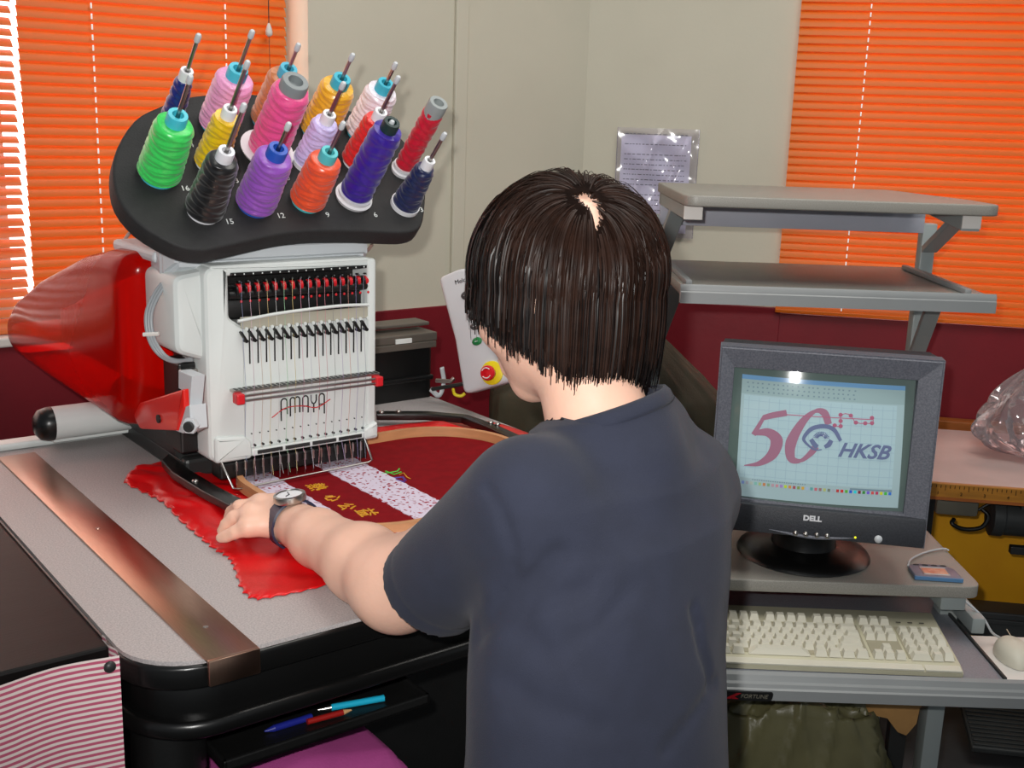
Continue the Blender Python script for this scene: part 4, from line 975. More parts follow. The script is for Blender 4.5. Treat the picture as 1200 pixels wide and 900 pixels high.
# screen glass, slightly bowed
sxm = (SX0+SX1)/2; szm = (SZ0+SZ1)/2; RC = 0.85
w_ = P2(932, 441, .012); dv_ = MF.inverted() @ (CAM - CX*0.0175 + CU*0.0225) - w_
KX = dv_.x/-dv_.y-(w_.x-sxm)/RC; KZ = dv_.z/-dv_.y-(w_.z-szm)/RC; print('screen lean', KX, KZ)
def scr(x, z, off=0.0):
    dx, dz = x-sxm, z-szm
    return Vector((x, 0.0085+(dx*dx+dz*dz)/(2*RC)+dx*KX+dz*KZ-off, z))
M['glass'] = mat('dark_screen_glass', (92, 108, 104), 0.06, spec=0.6, emit=0.10, var=0.02)
b = MB(); b.grid(lambda u_, v_: scr(SX0-.004+(SX1-SX0+.008)*u_, SZ0-.004+(SZ1-SZ0+.008)*v_), 24, 18); sg = b.build('screen', M['glass'], mn, smooth=180)
def em_mat(name, c, e=0.55): return mat(name, c, 0.08, spec=0.5, emit=e, var=0.01)
SM = dict(bg=em_mat('screen_pale_blue', (146, 168, 172), .34), tool=em_mat('screen_toolbar', (136, 158, 160), .33), blue=em_mat('screen_title_blue', (96, 136, 172), .36), paper=em_mat('screen_canvas', (152, 176, 182), .36),
          grid=em_mat('screen_grid_line', (138, 162, 174), .34), rose=em_mat('screen_rose', (146, 104, 124), .30), navy=em_mat('screen_slate_blue', (96, 106, 138), .30), node=em_mat('screen_node_red', (160, 92, 116), .30), txt=em_mat('screen_dim_text', (104, 124, 134), .4))
# image quad in px coordinates -> bilinear
c4 = [P2(870, 441, .01), P2(1063, 455, .01), P2(1053, 597, .01), P2(872, 583, .01)]
c4 = [Vector((q_.x, 0, q_.z)) for q_ in c4]; c4[3].x = c4[0].x+.004
def im(u_, v_, off=.0006):                # u right, v down, 0..1
    p = (c4[0]*(1-u_)+c4[1]*u_)*(1-v_)+(c4[3]*(1-u_)+c4[2]*u_)*v_
    return scr(p.x, p.z, off)
def patch(name, u0, v0, u1, v1, m, off, nu=10, nv=8, par=None):
    b = MB(); b.grid(lambda a_, c_: im(u0+(u1-u0)*a_, v1+(v0-v1)*c_, off), nu, nv); return b.build(name, m, par or sg, smooth=180)
patch('picture', 0, 0, 1, 1, SM['bg'], .0005); patch('title_bar', 0, 0, 1, .035, SM['blue'], .0007, 12, 1); patch('toolbar', 0, .035, 1, .15, SM['tool'], .0007, 12, 2)
patch('canvas', .02, .16, .955, .84, SM['paper'], .0007)
b = MB()
def bar(b, u0, v0, u1, v1, off, n=8):
    b.grid(lambda a_, c_: im(u0+(u1-u0)*a_, v1+(v0-v1)*c_, off), n, 1 if abs(v1-v0) < abs(u1-u0) else n)
for i in range(15): u_ = .05+i*.063; bar(b, u_, .17, u_+.003, .83, .0009, 6)
for i in range(10): v_ = .20+i*.068; bar(b, .02, v_, .955, v_+.0035, .0009, 8)
b.build('grid_lines', SM['grid'], sg)
b = MB()
for r_ in range(3):
    for i in range(22): u_ = .03+i*.031+random.random()*.012; bar(b, u_, .055+.033*r_, u_+.010, .066+.033*r_, .0009, 1)
for i in range(24): u_ = .10+i*.014; bar(b, u_, .845, u_+.008, .853, .0009, 1)
b.build('toolbar_marks', SM['txt'], sg)
PC = [(120,140,190),(150,150,160),(160,170,160),(120,170,160),(150,170,120),(180,120,80),(120,150,120),(170,140,150),(180,130,140),(150,120,180),(170,190,60),(190,130,70),(150,80,90),(120,140,80),(190,150,70),(150,170,190),(90,150,150),(180,100,110),(140,110,110),(160,170,110),(110,120,110),(150,160,170),(170,60,60),(190,50,50),(90,160,60),(50,90,190),(50,190,200),(120,50,60),(60,130,60),(110,90,190),(190,80,80),(170,60,90),(190,190,50),(70,170,70),(60,110,190)]
for i, c in enumerate(PC):
    u_ = .035+i*.0265; b = MB(); bar(b, u_, .868, u_+.017, .893, .0009, 1); b.build('palette_swatch', em_mat('palette_colour', c, .3), sg)
patch('status_bar', .70, .85, .955, .865, SM['txt'], .0009, 4, 1)
# the drawn design: a large 50, an emblem, HKSB and a row of nodes. pixel helper on the screen
inv = None
def s2(px, py, off=.0012): q_ = P2(px, py, .012); return scr(q_.x, q_.z, off)
def stroke(pts, ws, m, nm, n=8, off=.0012):
    P = smoothline([Vector((x, y, 0)) for x, y in pts], n); K = len(P); b = MB(); vs = []; fs = []
    for i, p in enumerate(P):
        t = P[min(i+1, K-1)]-P[max(i-1, 0)]; t.normalize(); nrm = Vector((-t.y, t.x, 0))
        f_ = i/(K-1)*(len(ws)-1); k = min(int(f_), len(ws)-2); w_ = (ws[k]*(1-(f_-k))+ws[k+1]*(f_-k))/2
        A = p+nrm*w_; B = p-nrm*w_; vs += [s2(A.x, A.y, off), s2(B.x, B.y, off)]
        if i: fs.append((2*i-2, 2*i-1, 2*i+1, 2*i))
    b.raw(vs, fs); return b.build(nm, m, sg)
stroke([(922, 484), (906, 487), (895, 490)], [7, 7, 6], SM['rose'], 'figure_five')
stroke([(896, 488), (889, 500), (883, 510)], [4, 5, 6], SM['rose'], 'figure_five')
stroke([(884, 508), (900, 507), (910, 516), (905, 532), (890, 543), (872, 546)], [5, 10, 15, 12, 6, 1], SM['rose'], 'figure_five')
stroke([(971, 497), (966, 484), (955, 482), (940, 495), (927, 518), (927, 536), (938, 539), (950, 530), (956, 522)], [8, 9, 4, 9, 13, 10, 4, 7, 8], SM['rose'], 'figure_zero', off=.0013)
stroke([(922, 486), (990, 490), (1023, 492)], [1, 1, 1], SM['node'], 'node_line', off=.0015)
stroke([(978, 498), (985, 499), (985, 486), (997, 486), (1002, 495), (1015, 496), (1023, 496), (1023, 490)], [1]*4, SM['node'], 'node_line', 2, off=.0016)
b = MB()
for px, py in ((978, 498), (985, 499), (985, 486), (997, 487), (1003, 495), (1014, 496), (1022, 496), (1022, 490), (985, 493)):
    c_ = s2(px, py, .0018); b.lathe(c_, (0, -1, 0), [(.0036, 0), (0, .0002)], 10)
b.build('node_dots', SM['node'], sg)
stroke([(953, 526), (944, 518), (942, 512), (951, 502), (965, 499), (977, 503), (985, 516)], [2, 3, 4, 5, 5, 5, 4], SM['navy'], 'emblem_arc', off=.0017)
cxp, cyp = 962, 514
b = MB()
for k in range(15):
    a = radians(200+k*10.5); d0, d1 = 4, 10
    A = s2(cxp+d0*cos(a), cyp+d0*sin(a)*.9, .0018); B = s2(cxp+d1*cos(a), cyp+d1*sin(a)*.9, .0018); b.tube([A, B], .0007, 4)
b.build('emblem_rays', SM['navy'], sg)
stroke([(950, 514), (955, 521), (958, 523)], [5, 6, 5], SM['navy'], 'emblem_wing', off=.0018); stroke([(974, 515), (971, 520), (966, 523)], [5, 6, 4], SM['navy'], 'emblem_wing', off=.0018)
stroke([(948, 521), (955, 526), (963, 526)], [1, 2, 1], SM['navy'], 'emblem_base', off=.0018)
A = s2(975, 532, .0018); B = s2(1047, 538, .0018); cc = s2(1011, 529, .0022)
text('screen_lettering', 'HKSB', frame(cc, B-A, (0, 0, 1)), .034, SM['navy'], sg, shear=.35, xs=1.02, off=.0009)
# lettering and controls on the chin
p = P2(952, 608, -.004); text('chin_lettering', 'DELL', frame((p.x, -.0038, p.z), (1, 0, 0), (0, 0, 1)), .0125, M['discwhite'], chin, off=.0006, xs=1.1)
b = MB(); pA, pB = P2(901, 620), P2(1003, 630)
pts_ = [Vector((pA.x, -.0045, (pA.z+pB.z)/2+.001)), Vector(((pA.x+pB.x)/2, -.0045, (pA.z+pB.z)/2-.006)), Vector((pB.x, -.0045, (pA.z+pB.z)/2))]
b.tube(smoothline(pts_, 8), [.0004+.0028*sin(pi*k/16) for k in range(17)], 8); b.build('control_strip', M['monitor2'], chin, smooth=180)
for px in (932, 944, 957, 969):
    p = P2(px, 623.5+(px-932)*.09); b = MB(); b.ball((p.x, -.006, p.z), (.0048, .0045, .0048), 12, 8); b.build('control_button', M['steel'], chin, smooth=180)
p = P2(1002, 629); b = MB(); b.ball((p.x, -.0045, p.z), (.002, .0015, .002), 8, 6); b.build('power_light', mat('yellow_power_light', (210, 210, 30), .4, emit=1.0, var=.02), chin, smooth=180)
p = P2(1029, 631); b = MB(); b.ball((p.x, -.0045, p.z), (.0068, .004, .0068), 16, 10); b.build('power_button', M['ltgrey'], chin, smooth=180)
# neck and oval foot, standing on the desktop
gl = MF.inverted()
fc = at_h(945, 655, DH); fc.y += .01
b = MB(); TFt = gl @ Matrix.Translation((fc.x, fc.y+.02, DH))
b.lathe((0, 0, 0), (0, 0, 1), [(.118, 0), (.122, .003), (.118, .010), (.095, .016), (.06, .022), (.055, .05), (.075, .10)], 40); ft = b.build('foot', M['blacksatin'], mn, smooth=50); ft.data.transform(TFt)

# ------------------------------------------------------------------ keyboard
KY = radians(-1.0)
kbc = at_h(1130, 787, TH_+.012)
KF = Matrix.Translation((kbc.x, kbc.y, TH_)) @ Matrix.Rotation(KY, 4, 'Z') @ Matrix.Rotation(radians(4.5), 4, 'X')
kb = empty('keyboard', KF, 'ivory computer keyboard with a number pad on the sliding tray', 'keyboard')
KW, KD = 0.440, 0.178                    # local x from -KW to 0, y from 0 to KD
b = MB(); b.prism([(0, .001), (KD, .001), (KD, .022), (KD-.006, .026), (.020, .015), (.004, .011), (0, .008)], -KW, 0, .0025, TH); b.build('keyboard_case', M['beige'], kb, smooth=40)
b = MB(); b.box((-KW+.004, -.0015, .010), (-.066, .016, .0138), .001); b.box((-.064, -.0015, .010), (-.003, .016, .0138), .001); b.build('palm_edge', M['key'], kb)
U = 0.0186
wl = mat('shadowed_beige_well', (158, 152, 130), .6, var=.04)  # darker beige puts the shade between the keys into the colour
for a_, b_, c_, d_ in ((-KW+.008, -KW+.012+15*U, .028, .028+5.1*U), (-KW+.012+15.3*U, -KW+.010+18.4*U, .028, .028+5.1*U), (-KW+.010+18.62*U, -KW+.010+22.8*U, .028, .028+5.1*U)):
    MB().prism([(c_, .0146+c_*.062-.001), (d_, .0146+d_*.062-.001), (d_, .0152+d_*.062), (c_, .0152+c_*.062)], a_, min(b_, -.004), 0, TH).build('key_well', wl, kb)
def keymesh():
    b = MB(); a, c_ = U*.45, U*.32
    b.raw([(-a, -a, 0), (a, -a, 0), (a, a, 0), (-a, a, 0), (-c_, -c_*.55, .0105), (c_, -c_*.55, .0105), (c_, c_*1.15, .0105), (-c_, c_*1.15, .0105)], [(0, 3, 2, 1), (4, 5, 6, 7), (0, 1, 5, 4), (1, 2, 6, 5), (2, 3, 7, 6), (3, 0, 4, 7)]); return b
k0 = keymesh().build('key', M['key'], kb); first = True
def key(x, y, w_=1.0, h_=1.0):
    global first
    o = k0 if first else k0.copy()
    if not first: COL.objects.link(o); o.parent = kb
    first = False
    o.location = (x, y, .0145+y*.062); o.scale = (w_, h_, 1)
kx0 = -KW+.010; ky = .030
rows = [(0, [1.25, 1.25, 1.25, 6.25, 1.25, 1.25, 1.25, 1.25]), (1, [2.25]+[1]*10+[2.75]), (2, [1.75]+[1]*11+[2.25]), (3, [1.5]+[1]*12+[1.5]), (4, [1]*13+[2])]
for r_, ws in rows:
    x = kx0
    for w_ in ws: key(x+w_*U/2, ky+r_*U, w_); x += w_*U
yf_ = ky+5.55*U
for i, x in enumerate([0, 2, 3, 4, 5, 6.5, 7.5, 8.5, 9.5, 11, 12, 13, 14]): key(kx0+(x+.5)*U, yf_)
nx = kx0+15.35*U
for r_ in (3, 4):
    for i in range(3): key(nx+(i+.5)*U, ky+r_*U)
for i in range(3): key(nx+(i+.5)*U, yf_); key(nx+(i+.5)*U, ky)
key(nx+1.5*U, ky+U)
px_ = nx+3.35*U
for r_ in range(5):
    for i in range(4):
        if (r_ == 0 and i == 1) or (i == 3 and r_ in (1, 3)): continue
        key(px_+(i+.5+(.5 if r_ == 0 and i == 0 else 0))*U, ky+(r_+(.5 if i == 3 and r_ in (0, 2) else 0))*U, 2 if (r_ == 0 and i == 0) else 1, 2 if (i == 3 and r_ in (0, 2)) else 1)
b = MB()
for i in range(3): b.box((px_+(.3+i*1.1)*U, yf_-.001, .0175+yf_*.062), (px_+(.75+i*1.1)*U, yf_+.001, .0183+yf_*.062))
b.build('lock_lights', M['dark'], kb)

# ------------------------------------------------------------------ mouse, hand-held device, their leads
mp = at_h(1186, 770, .632)
ms = empty('computer_mouse', Matrix.Translation((mp.x, mp.y, .632)) @ Matrix.Rotation(radians(-8), 4, 'Z'), 'ivory computer mouse on the white board right of keyboard', 'mouse')
b = MB(); K = 14; prf = []
def mouse(u_, v_):
    a = 2*pi*u_; h = v_; rx = .031*(1-.15*cos(a-pi/2)**2)*sqrt(max(0, 1-h**3)); ry = .055*sqrt(max(0, 1-h**2.2)); return (rx*cos(a), ry*sin(a), .001+.033*h*(1-.18*sin(a)*(1-h)))
b.grid(mouse, 28, 10); b.build('mouse_body', M['key'], ms, smooth=180)
b = MB(); b.box((-.0006, .012, .030), (.0006, .05, .0312)); b.build('button_gap', M['beige'], ms)
b = MB(); b.tube(smoothline([Matrix.Translation((-mp.x, -mp.y, -.632)) @ p for p in (Vector((mp.x-.006, mp.y+.055, .642)), at_h(1160, 742, .66), at_h(1150, 725, .69), at_h(1130, 708, .715), at_h(1112, 702, .72))], 8), .0022, 8)
b.build('lead', M['ltgrey'], ms, smooth=180)
pc = at_h(1093, 674, DH)
dv = empty('touch_pad', Matrix.Translation((pc.x, pc.y, DH)) @ Matrix.Rotation(radians(-4), 4, 'Z'), 'small blue grey touch pad with red picture on the desk corner', 'touch pad')
b = MB(); b.prism(polyround([(-.040, -.030), (.044, -.032), (.042, .015), (.020, .032), (-.022, .032), (-.040, .020)], [.008, .008, .014, .02, .02, .012], 4), 0.001, .009, .003); b.build('pad_case', mat('blue_grey_metallic', (112, 122, 142), .35, metal=.3, var=.05), dv, smooth=40)
b = MB(); b.prism(polyround([(-.040, -.0305), (.044, -.0325), (.044, -.027), (-.040, -.025)], .002, 3), 0.0012, .0085, .001); b.build('front_edge', mat('steel_blue_plastic', (84, 126, 168), .3, var=.05), dv)
b = MB(); b.box((-.022, -.022, .0088), (.024, .012, .0096), .0003); pt_ = b.build('pad_picture', mat('salmon_picture', (204, 118, 92), .3, vscale=60, col2=(226, 176, 150)), dv)
b = MB(); b.tube([(-.021, -.021, .0098), (.023, -.021, .0098), (.023, .011, .0098), (-.021, .011, .0098)], .0012, 5, closed=True); b.build('picture_frame', mat('pale_frame_print', (190, 196, 200), .4, var=.03), dv)
b = MB()
for i in range(4): b.ball((-.024+.016*i, .024, .009), (.006, .003, .0015), 10, 6)
b.build('pad_buttons', M['dark'], dv, smooth=180)
dm = Matrix.Rotation(radians(4), 4, 'Z') @ Matrix.Translation((-pc.x, -pc.y, -DH))
b = MB(); b.tube(smoothline([dm @ p for p in (at_h(1064, 663, DH+.006), at_h(1068, 655, DH+.006), at_h(1085, 647, DH+.004), at_h(1105, 643, DH+.004), at_h(1112, 645, DH+.003))], 8), .0018, 8); b.build('lead', M['ltgrey'], dv, smooth=180)

# ------------------------------------------------------------------ document sleeve on the wall
A = at_rw(725, 148); Bq = at_rw(820, 153); Cq = at_rw(722, 274); SW = Bq.x-A.x; zt_ = (A.z+Bq.z)/2; zb3 = at_rw(805, 279).z
dsl = empty('document_sleeve', RFM @ Matrix.Translation((A.x, -.002, zt_)), 'clear plastic sleeve of printed papers hanging on the cream wall', 'document')
dxp = at_rw(724, 149).x-A.x
b = MB(); b.grid(lambda u_, v_: (.010+(SW-.03)*u_, -.002-.001*sin(5*u_), -(zt_-zb3)+.012+(zt_-zb3-.03)*v_), 8, 10); ppm = b.build('paper', mat('white_printer_paper', (236, 234, 244), .7, var=.02), dsl, smooth=180)
b = MB(); Hh = zt_-zb3
for r_ in range(16):
    v_ = .05+.022*r_*1.9
    if r_ in (1, 3, 11): continue
    x = .02
    while x < SW-.035:
        w_ = random.uniform(.003, .012); b.box((x, -.0041, -v_*Hh/.9-.001), (min(x+w_, SW-.03), -.0036, -v_*Hh/.9+.001)); x += w_+random.uniform(.002, .005)
        if r_ > 11 and x > SW*.55: break
b.build('printed_lines', mat('grey_print', (120, 120, 130), .7, var=.05), dsl)
M['sleeve'] = clear_mat('clear_plastic_sleeve', (248, 246, 255), rough=.12, body=.05, bump=.35, bscale=9)
def slv(u_, v_):
    cr_ = .010*math.exp(-((u_-.25-.5*(v_-.45))/.05)**2)+.008*math.exp(-((u_-.55-.55*(v_-.35))/.04)**2)+.004*sin(u_*9+v_*7)*sin(v_*11)
    return (SW*u_, -.010-cr_*min(1, 12*min(u_, 1-u_, v_, 1-v_)), -Hh+Hh*v_)
b = MB(); b.grid(slv, 40, 44); b.build('clear_sleeve', M['sleeve'], dsl, smooth=180)
for e in (0, SW): b = MB(); b.tube([(e, -.010, -Hh*k/12) for k in range(13)], .0011, 6); b.build('welded_edge', M['sleeve'], dsl)

# ------------------------------------------------------------------ side table with ruler edge at far right, what stands on and under it
ST = 0.785
e0 = at_h(1092, 566, ST); e1 = at_h(1200, 574, ST); ed = (e1-e0).normalized()
SF = frame(e0, ed, Vector((0, 0, 1)).cross(ed)); SFI = SF.inverted()
stb = empty('sewing_table', SF @ Matrix.Translation((0, 0, -ST)), 'worn pinkish sewing table with a wooden ruler along its front', 'table')
sT = lambda z: z
X_L = -0.03
b = MB(); b.box((X_L, 0.012, ST-.022), (1.0, 0.50, ST), .003); b.build('table_top', M['tabletop2'], stb)
b = MB(); b.box((X_L, -.002, ST-.036), (1.0, 0.012, ST+.001), .002); rl = b.build('wooden_ruler', M['ruler'], stb)
b = MB(); b.box((X_L, -.0028, ST-.037), (1.0, -.0020, ST-.030)); b.build('ruler_edge', M['brown'], rl)
b = MB()
for i in range(110):
    x = X_L+.01+i*.01; hgt_ = .012 if i % 5 == 0 else .007
    b.box((x-.0006, -.0028, ST-.002-hgt_), (x+.0006, -.0020, ST-.002))
b.build('ruler_ticks', M['blacktop'], rl)
for i in range(14): text('ruler_number', str(i+1), frame((X_L+.045+i*.05, -.0026, ST-.021), (1, 0, 0), (0, 0, 1)), .011, M['blacktop'], rl)
for x, y in ((X_L+.03, .05), (X_L+.03, .45), (.9, .05), (.9, .45)):
    b = MB(); b.box((x-.02, y-.02, 0), (x+.02, y+.02, ST-.022), .003); b.build('leg', M['dark'], stb)
# switch box and motor hung below
def sxy(px, py, yy):                      # point on the plane y=yy of the table frame
    n = SF.to_3x3() @ Vector((0, 1, 0)); o_ = SF @ Vector((0, yy, 0)); d = ray(px, py); t = (o_-CAM).dot(n)/d.dot(n); q_ = SFI @ (CAM+d*t); return Vector((q_.x, q_.y, q_.z+ST))
k1 = sxy(1098, 585, .10); k2 = sxy(1146, 607, .10)
b = MB(); b.box((k1.x, .10, k2.z), (k2.x, .20, ST-.022), .008); b.build('switch_box', M['boxgrey'], stb, smooth=40)
b = MB(); b.tube(smoothline([sxy(1118, 608, .11), sxy(1116, 614, .10), sxy(1130, 620, .10), sxy(1150, 618, .10), sxy(1158, 605, .11), sxy(1150, 596, .12)]), .005, 8); b.tube(smoothline([sxy(1146, 598, .12), sxy(1156, 592, .12), sxy(1168, 586, .12)]), .004, 8); b.build('switch_cable', M['black'], stb, smooth=180)
m1 = sxy(1162, 610, .14); mr = (sxy(1166, 588, .14)-sxy(1166, 634, .14)).length/2
b = MB(); b.lathe((m1.x, .18, m1.z), (1, 0, 0), [(mr*.55, 0), (mr*.98, .006), (mr, .02), (mr, .03), (mr*.93, .034), (mr*.93, .26), (mr*.5, .27)], 32); b.box((m1.x+.06, .13, m1.z+mr*.7), (m1.x+.2, .23, ST-.022)); b.build('motor', M['motor'], stb, smooth=40)
k1 = sxy(1182, 640, .12); b = MB(); b.box((k1.x, .10, k1.z-.013), (k1.x+.1, .12, k1.z+.006), .002); b.build('motor_bracket', M['dark'], stb)
# dark drawer-like chest at the back below, with the treadle in front
k1 = sxy(1092, 708, .30); k2 = sxy(1200, 738, .30)
b = MB(); b.box((X_L+.05, .28, k2.z-.02), (1.0, .36, k1.z), .004); b.box((X_L+.05, .272, (k1.z+k2.z)/2-.004), (1.0, .281, (k1.z+k2.z)/2+.008), .002); b.build('cross_brace', M['motor'], stb)
k1 = sxy(1148, 850, .12)
td = empty('foot_treadle', SF @ Matrix.Translation((0, 0, -ST)), 'dark ribbed foot treadle on the floor under the sewing table', 'treadle')
b = MB(); TT = Matrix.Translation((k1.x+.0, .16, .045)) @ Matrix.Rotation(radians(16), 4, 'X')
b.box((0, 0, 0), (.30, .20, .018), .004, TT); tdp = b.build('treadle_plate', M['motor'], td)
for i in range(13): b = MB(); b.box((.006, .008+i*.0142, .0182), (.294, .016+i*.0142, .0225), .0012, TT); b.build('rib', M['motor'], tdp)
b = MB(); b.box((.03, .10, 0), (.27, .12, .05), .003, Matrix.Translation((k1.x, .16, 0.0))); b.build('treadle_mount', M['dark'], td)

# yellow board against the wall behind the sewing table
ybd = empty('yellow_board', RFM, 'ochre yellow board with brown top edge standing against the maroon wall', 'board')
y0 = at_rw(1100, 500).z; y1 = at_rw(1100, 487).z
b = MB(); b.box((.20, -.05, 0.0), (1.25, -.012, y0), .002); b.build('board_panel', M['yellow'], ybd)
b = MB(); b.box((.20, -.054, y0), (1.25, -.012, y1), .003); b.build('board_edge', M['brown'], ybd)
b = MB()
for x in (at_rw(1114, 503).x, at_rw(1127, 503).x): b.box((x, -.0525, y0-.016), (x+.014, -.0495, y0-.010), .0008)
b.build('paint_chips', M['trimwhite'], ybd)

# crumpled clear bag on the sewing table
bc = at_h(1188, 545, ST)
M['bag'] = clear_mat('clear_polythene', (236, 226, 228), rough=.12, body=.16, bump=.8, bscale=16)
b = MB()
def bagf(u_, v_):
    a = 2*pi*u_; ph_ = pi*(v_*.94+.03)
    r = .125*(1+.16*sin(3*a+2)+.10*sin(5*a+9*v_)+.08*sin(11*a-7*v_)+.05*sin(19*a+5*v_))*(1+.25*sin(ph_*2))
    z = .105-.105*cos(ph_)
    if v_ > .6: r *= 1-.25*(v_-.6)/.4*(1+sin(2*a))
    return (bc.x+.07+r*sin(ph_)*cos(a)*1.05, bc.y+.075+r*sin(ph_)*sin(a)*.62, ST+.002+z+.022*sin(7*a)*v_)
b.grid(bagf, 90, 40)
tag(b.build('plastic_bag', M['bag'], smooth=35), 'crumpled clear plastic bag on the sewing table at the right edge', 'bag')

# olive covers
def mound(name, label, cat, cx, cy, rx, ry, h0, top, m, seed, pw=2.4, fold=.02, shear=(0, 0), skirt=.25, ridge=.03, topr=.62):
    b = MB(); r1 = random.Random(seed); fr = [(r1.randint(3, 9), r1.uniform(0, 6), r1.uniform(.4, 1)) for _ in range(4)]
    def fn(u_, v_):
        a = 2*pi*u_; ca, sa = cos(a), sin(a)
        sq = (abs(ca)**pw+abs(sa)**pw)**(-1/pw)
        wob = sum(k[2]*sin(k[0]*a+k[1]+2*v_) for k in fr)
        if v_ < .45: t = v_/.45; r = t**.8*topr; z = top-.03*t*t-fold*.5*wob*t*t
        else: t = (v_-.45)/.55; r = topr+(1-topr)*(1-(1-t)**1.25 if topr < .5 else 1-(1-t)**1.7)+skirt*.2*t; z = top-.03-(top-.03-h0)*t**1.15
        if topr < .5 and v_ >= .45:
            q1 = min(t/.35, 1); q2 = max(0, (t-.35)/.65); r = topr+(.9-topr)*q1+.1*q2; z = top-.03-.175*q1**1.1-(top-.205-h0)*q2
        r *= 1+fold*1.6*wob*v_
        rd = 1-abs(sin(5*a+3*sin(3*v_+a)+seed)); r2 = 1-abs(sin(9*a-4*v_+2*sin(2*a))); q5 = ridge*min(1, 3*v_)*(rd**5+.7*r2**6); r *= 1+q5; z += q5*.25*(1-v_)
        return (cx+rx*r*sq*ca+shear[0]*(1-v_), cy+ry*r*sq*sa+shear[1]*(1-v_), z)
    b.grid(fn, 150, 70)
    return tag(b.build(name, m, smooth=180), label, cat)
tp = at_y(725, 383, 2.72)
mound('machine_cover', 'dull olive cloth cover draped over a bulky machine behind the person', 'cover', at_y(712, 450, 2.72).x, 2.70, .31, .17, .10, tp.z+.045, M['olive2'], 3, 2.2, .03, topr=.26)
k1 = at_y(850, 830, 1.93); k2 = at_y(1060, 895, 1.93)
mound('olive_bag', 'shiny olive green nylon bag under the keyboard tray', 'bag', .555, 2.02, .245, .13, 0.004, at_y(950, 826, 1.93).z, M['olive'], 5, 3.0, .05, skirt=.1, ridge=.10)
# torn brown paper hanging under the tray
b = MB()
ws_ = [at_y(x, y, 1.985) for x, y in ((985, 829), (1010, 835), (1040, 842), (1052, 858), (1062, 862), (1074, 848), (1078, 830), (1086, 822), (1070, 818), (1010, 822))]
vs_ = [(p.x, p.y, p.z) for p in ws_]+[(p.x, p.y+.004, p.z) for p in ws_]; n = len(ws_)
b.raw(vs_, [tuple(range(n)), tuple(range(n, 2*n))[::-1]]+[(i, (i+1) % n, n+(i+1) % n, n+i) for i in range(n)])
tag(b.build('torn_paper', M['cardboard']), 'torn brown paper hanging beneath the keyboard tray by the leg', 'paper')

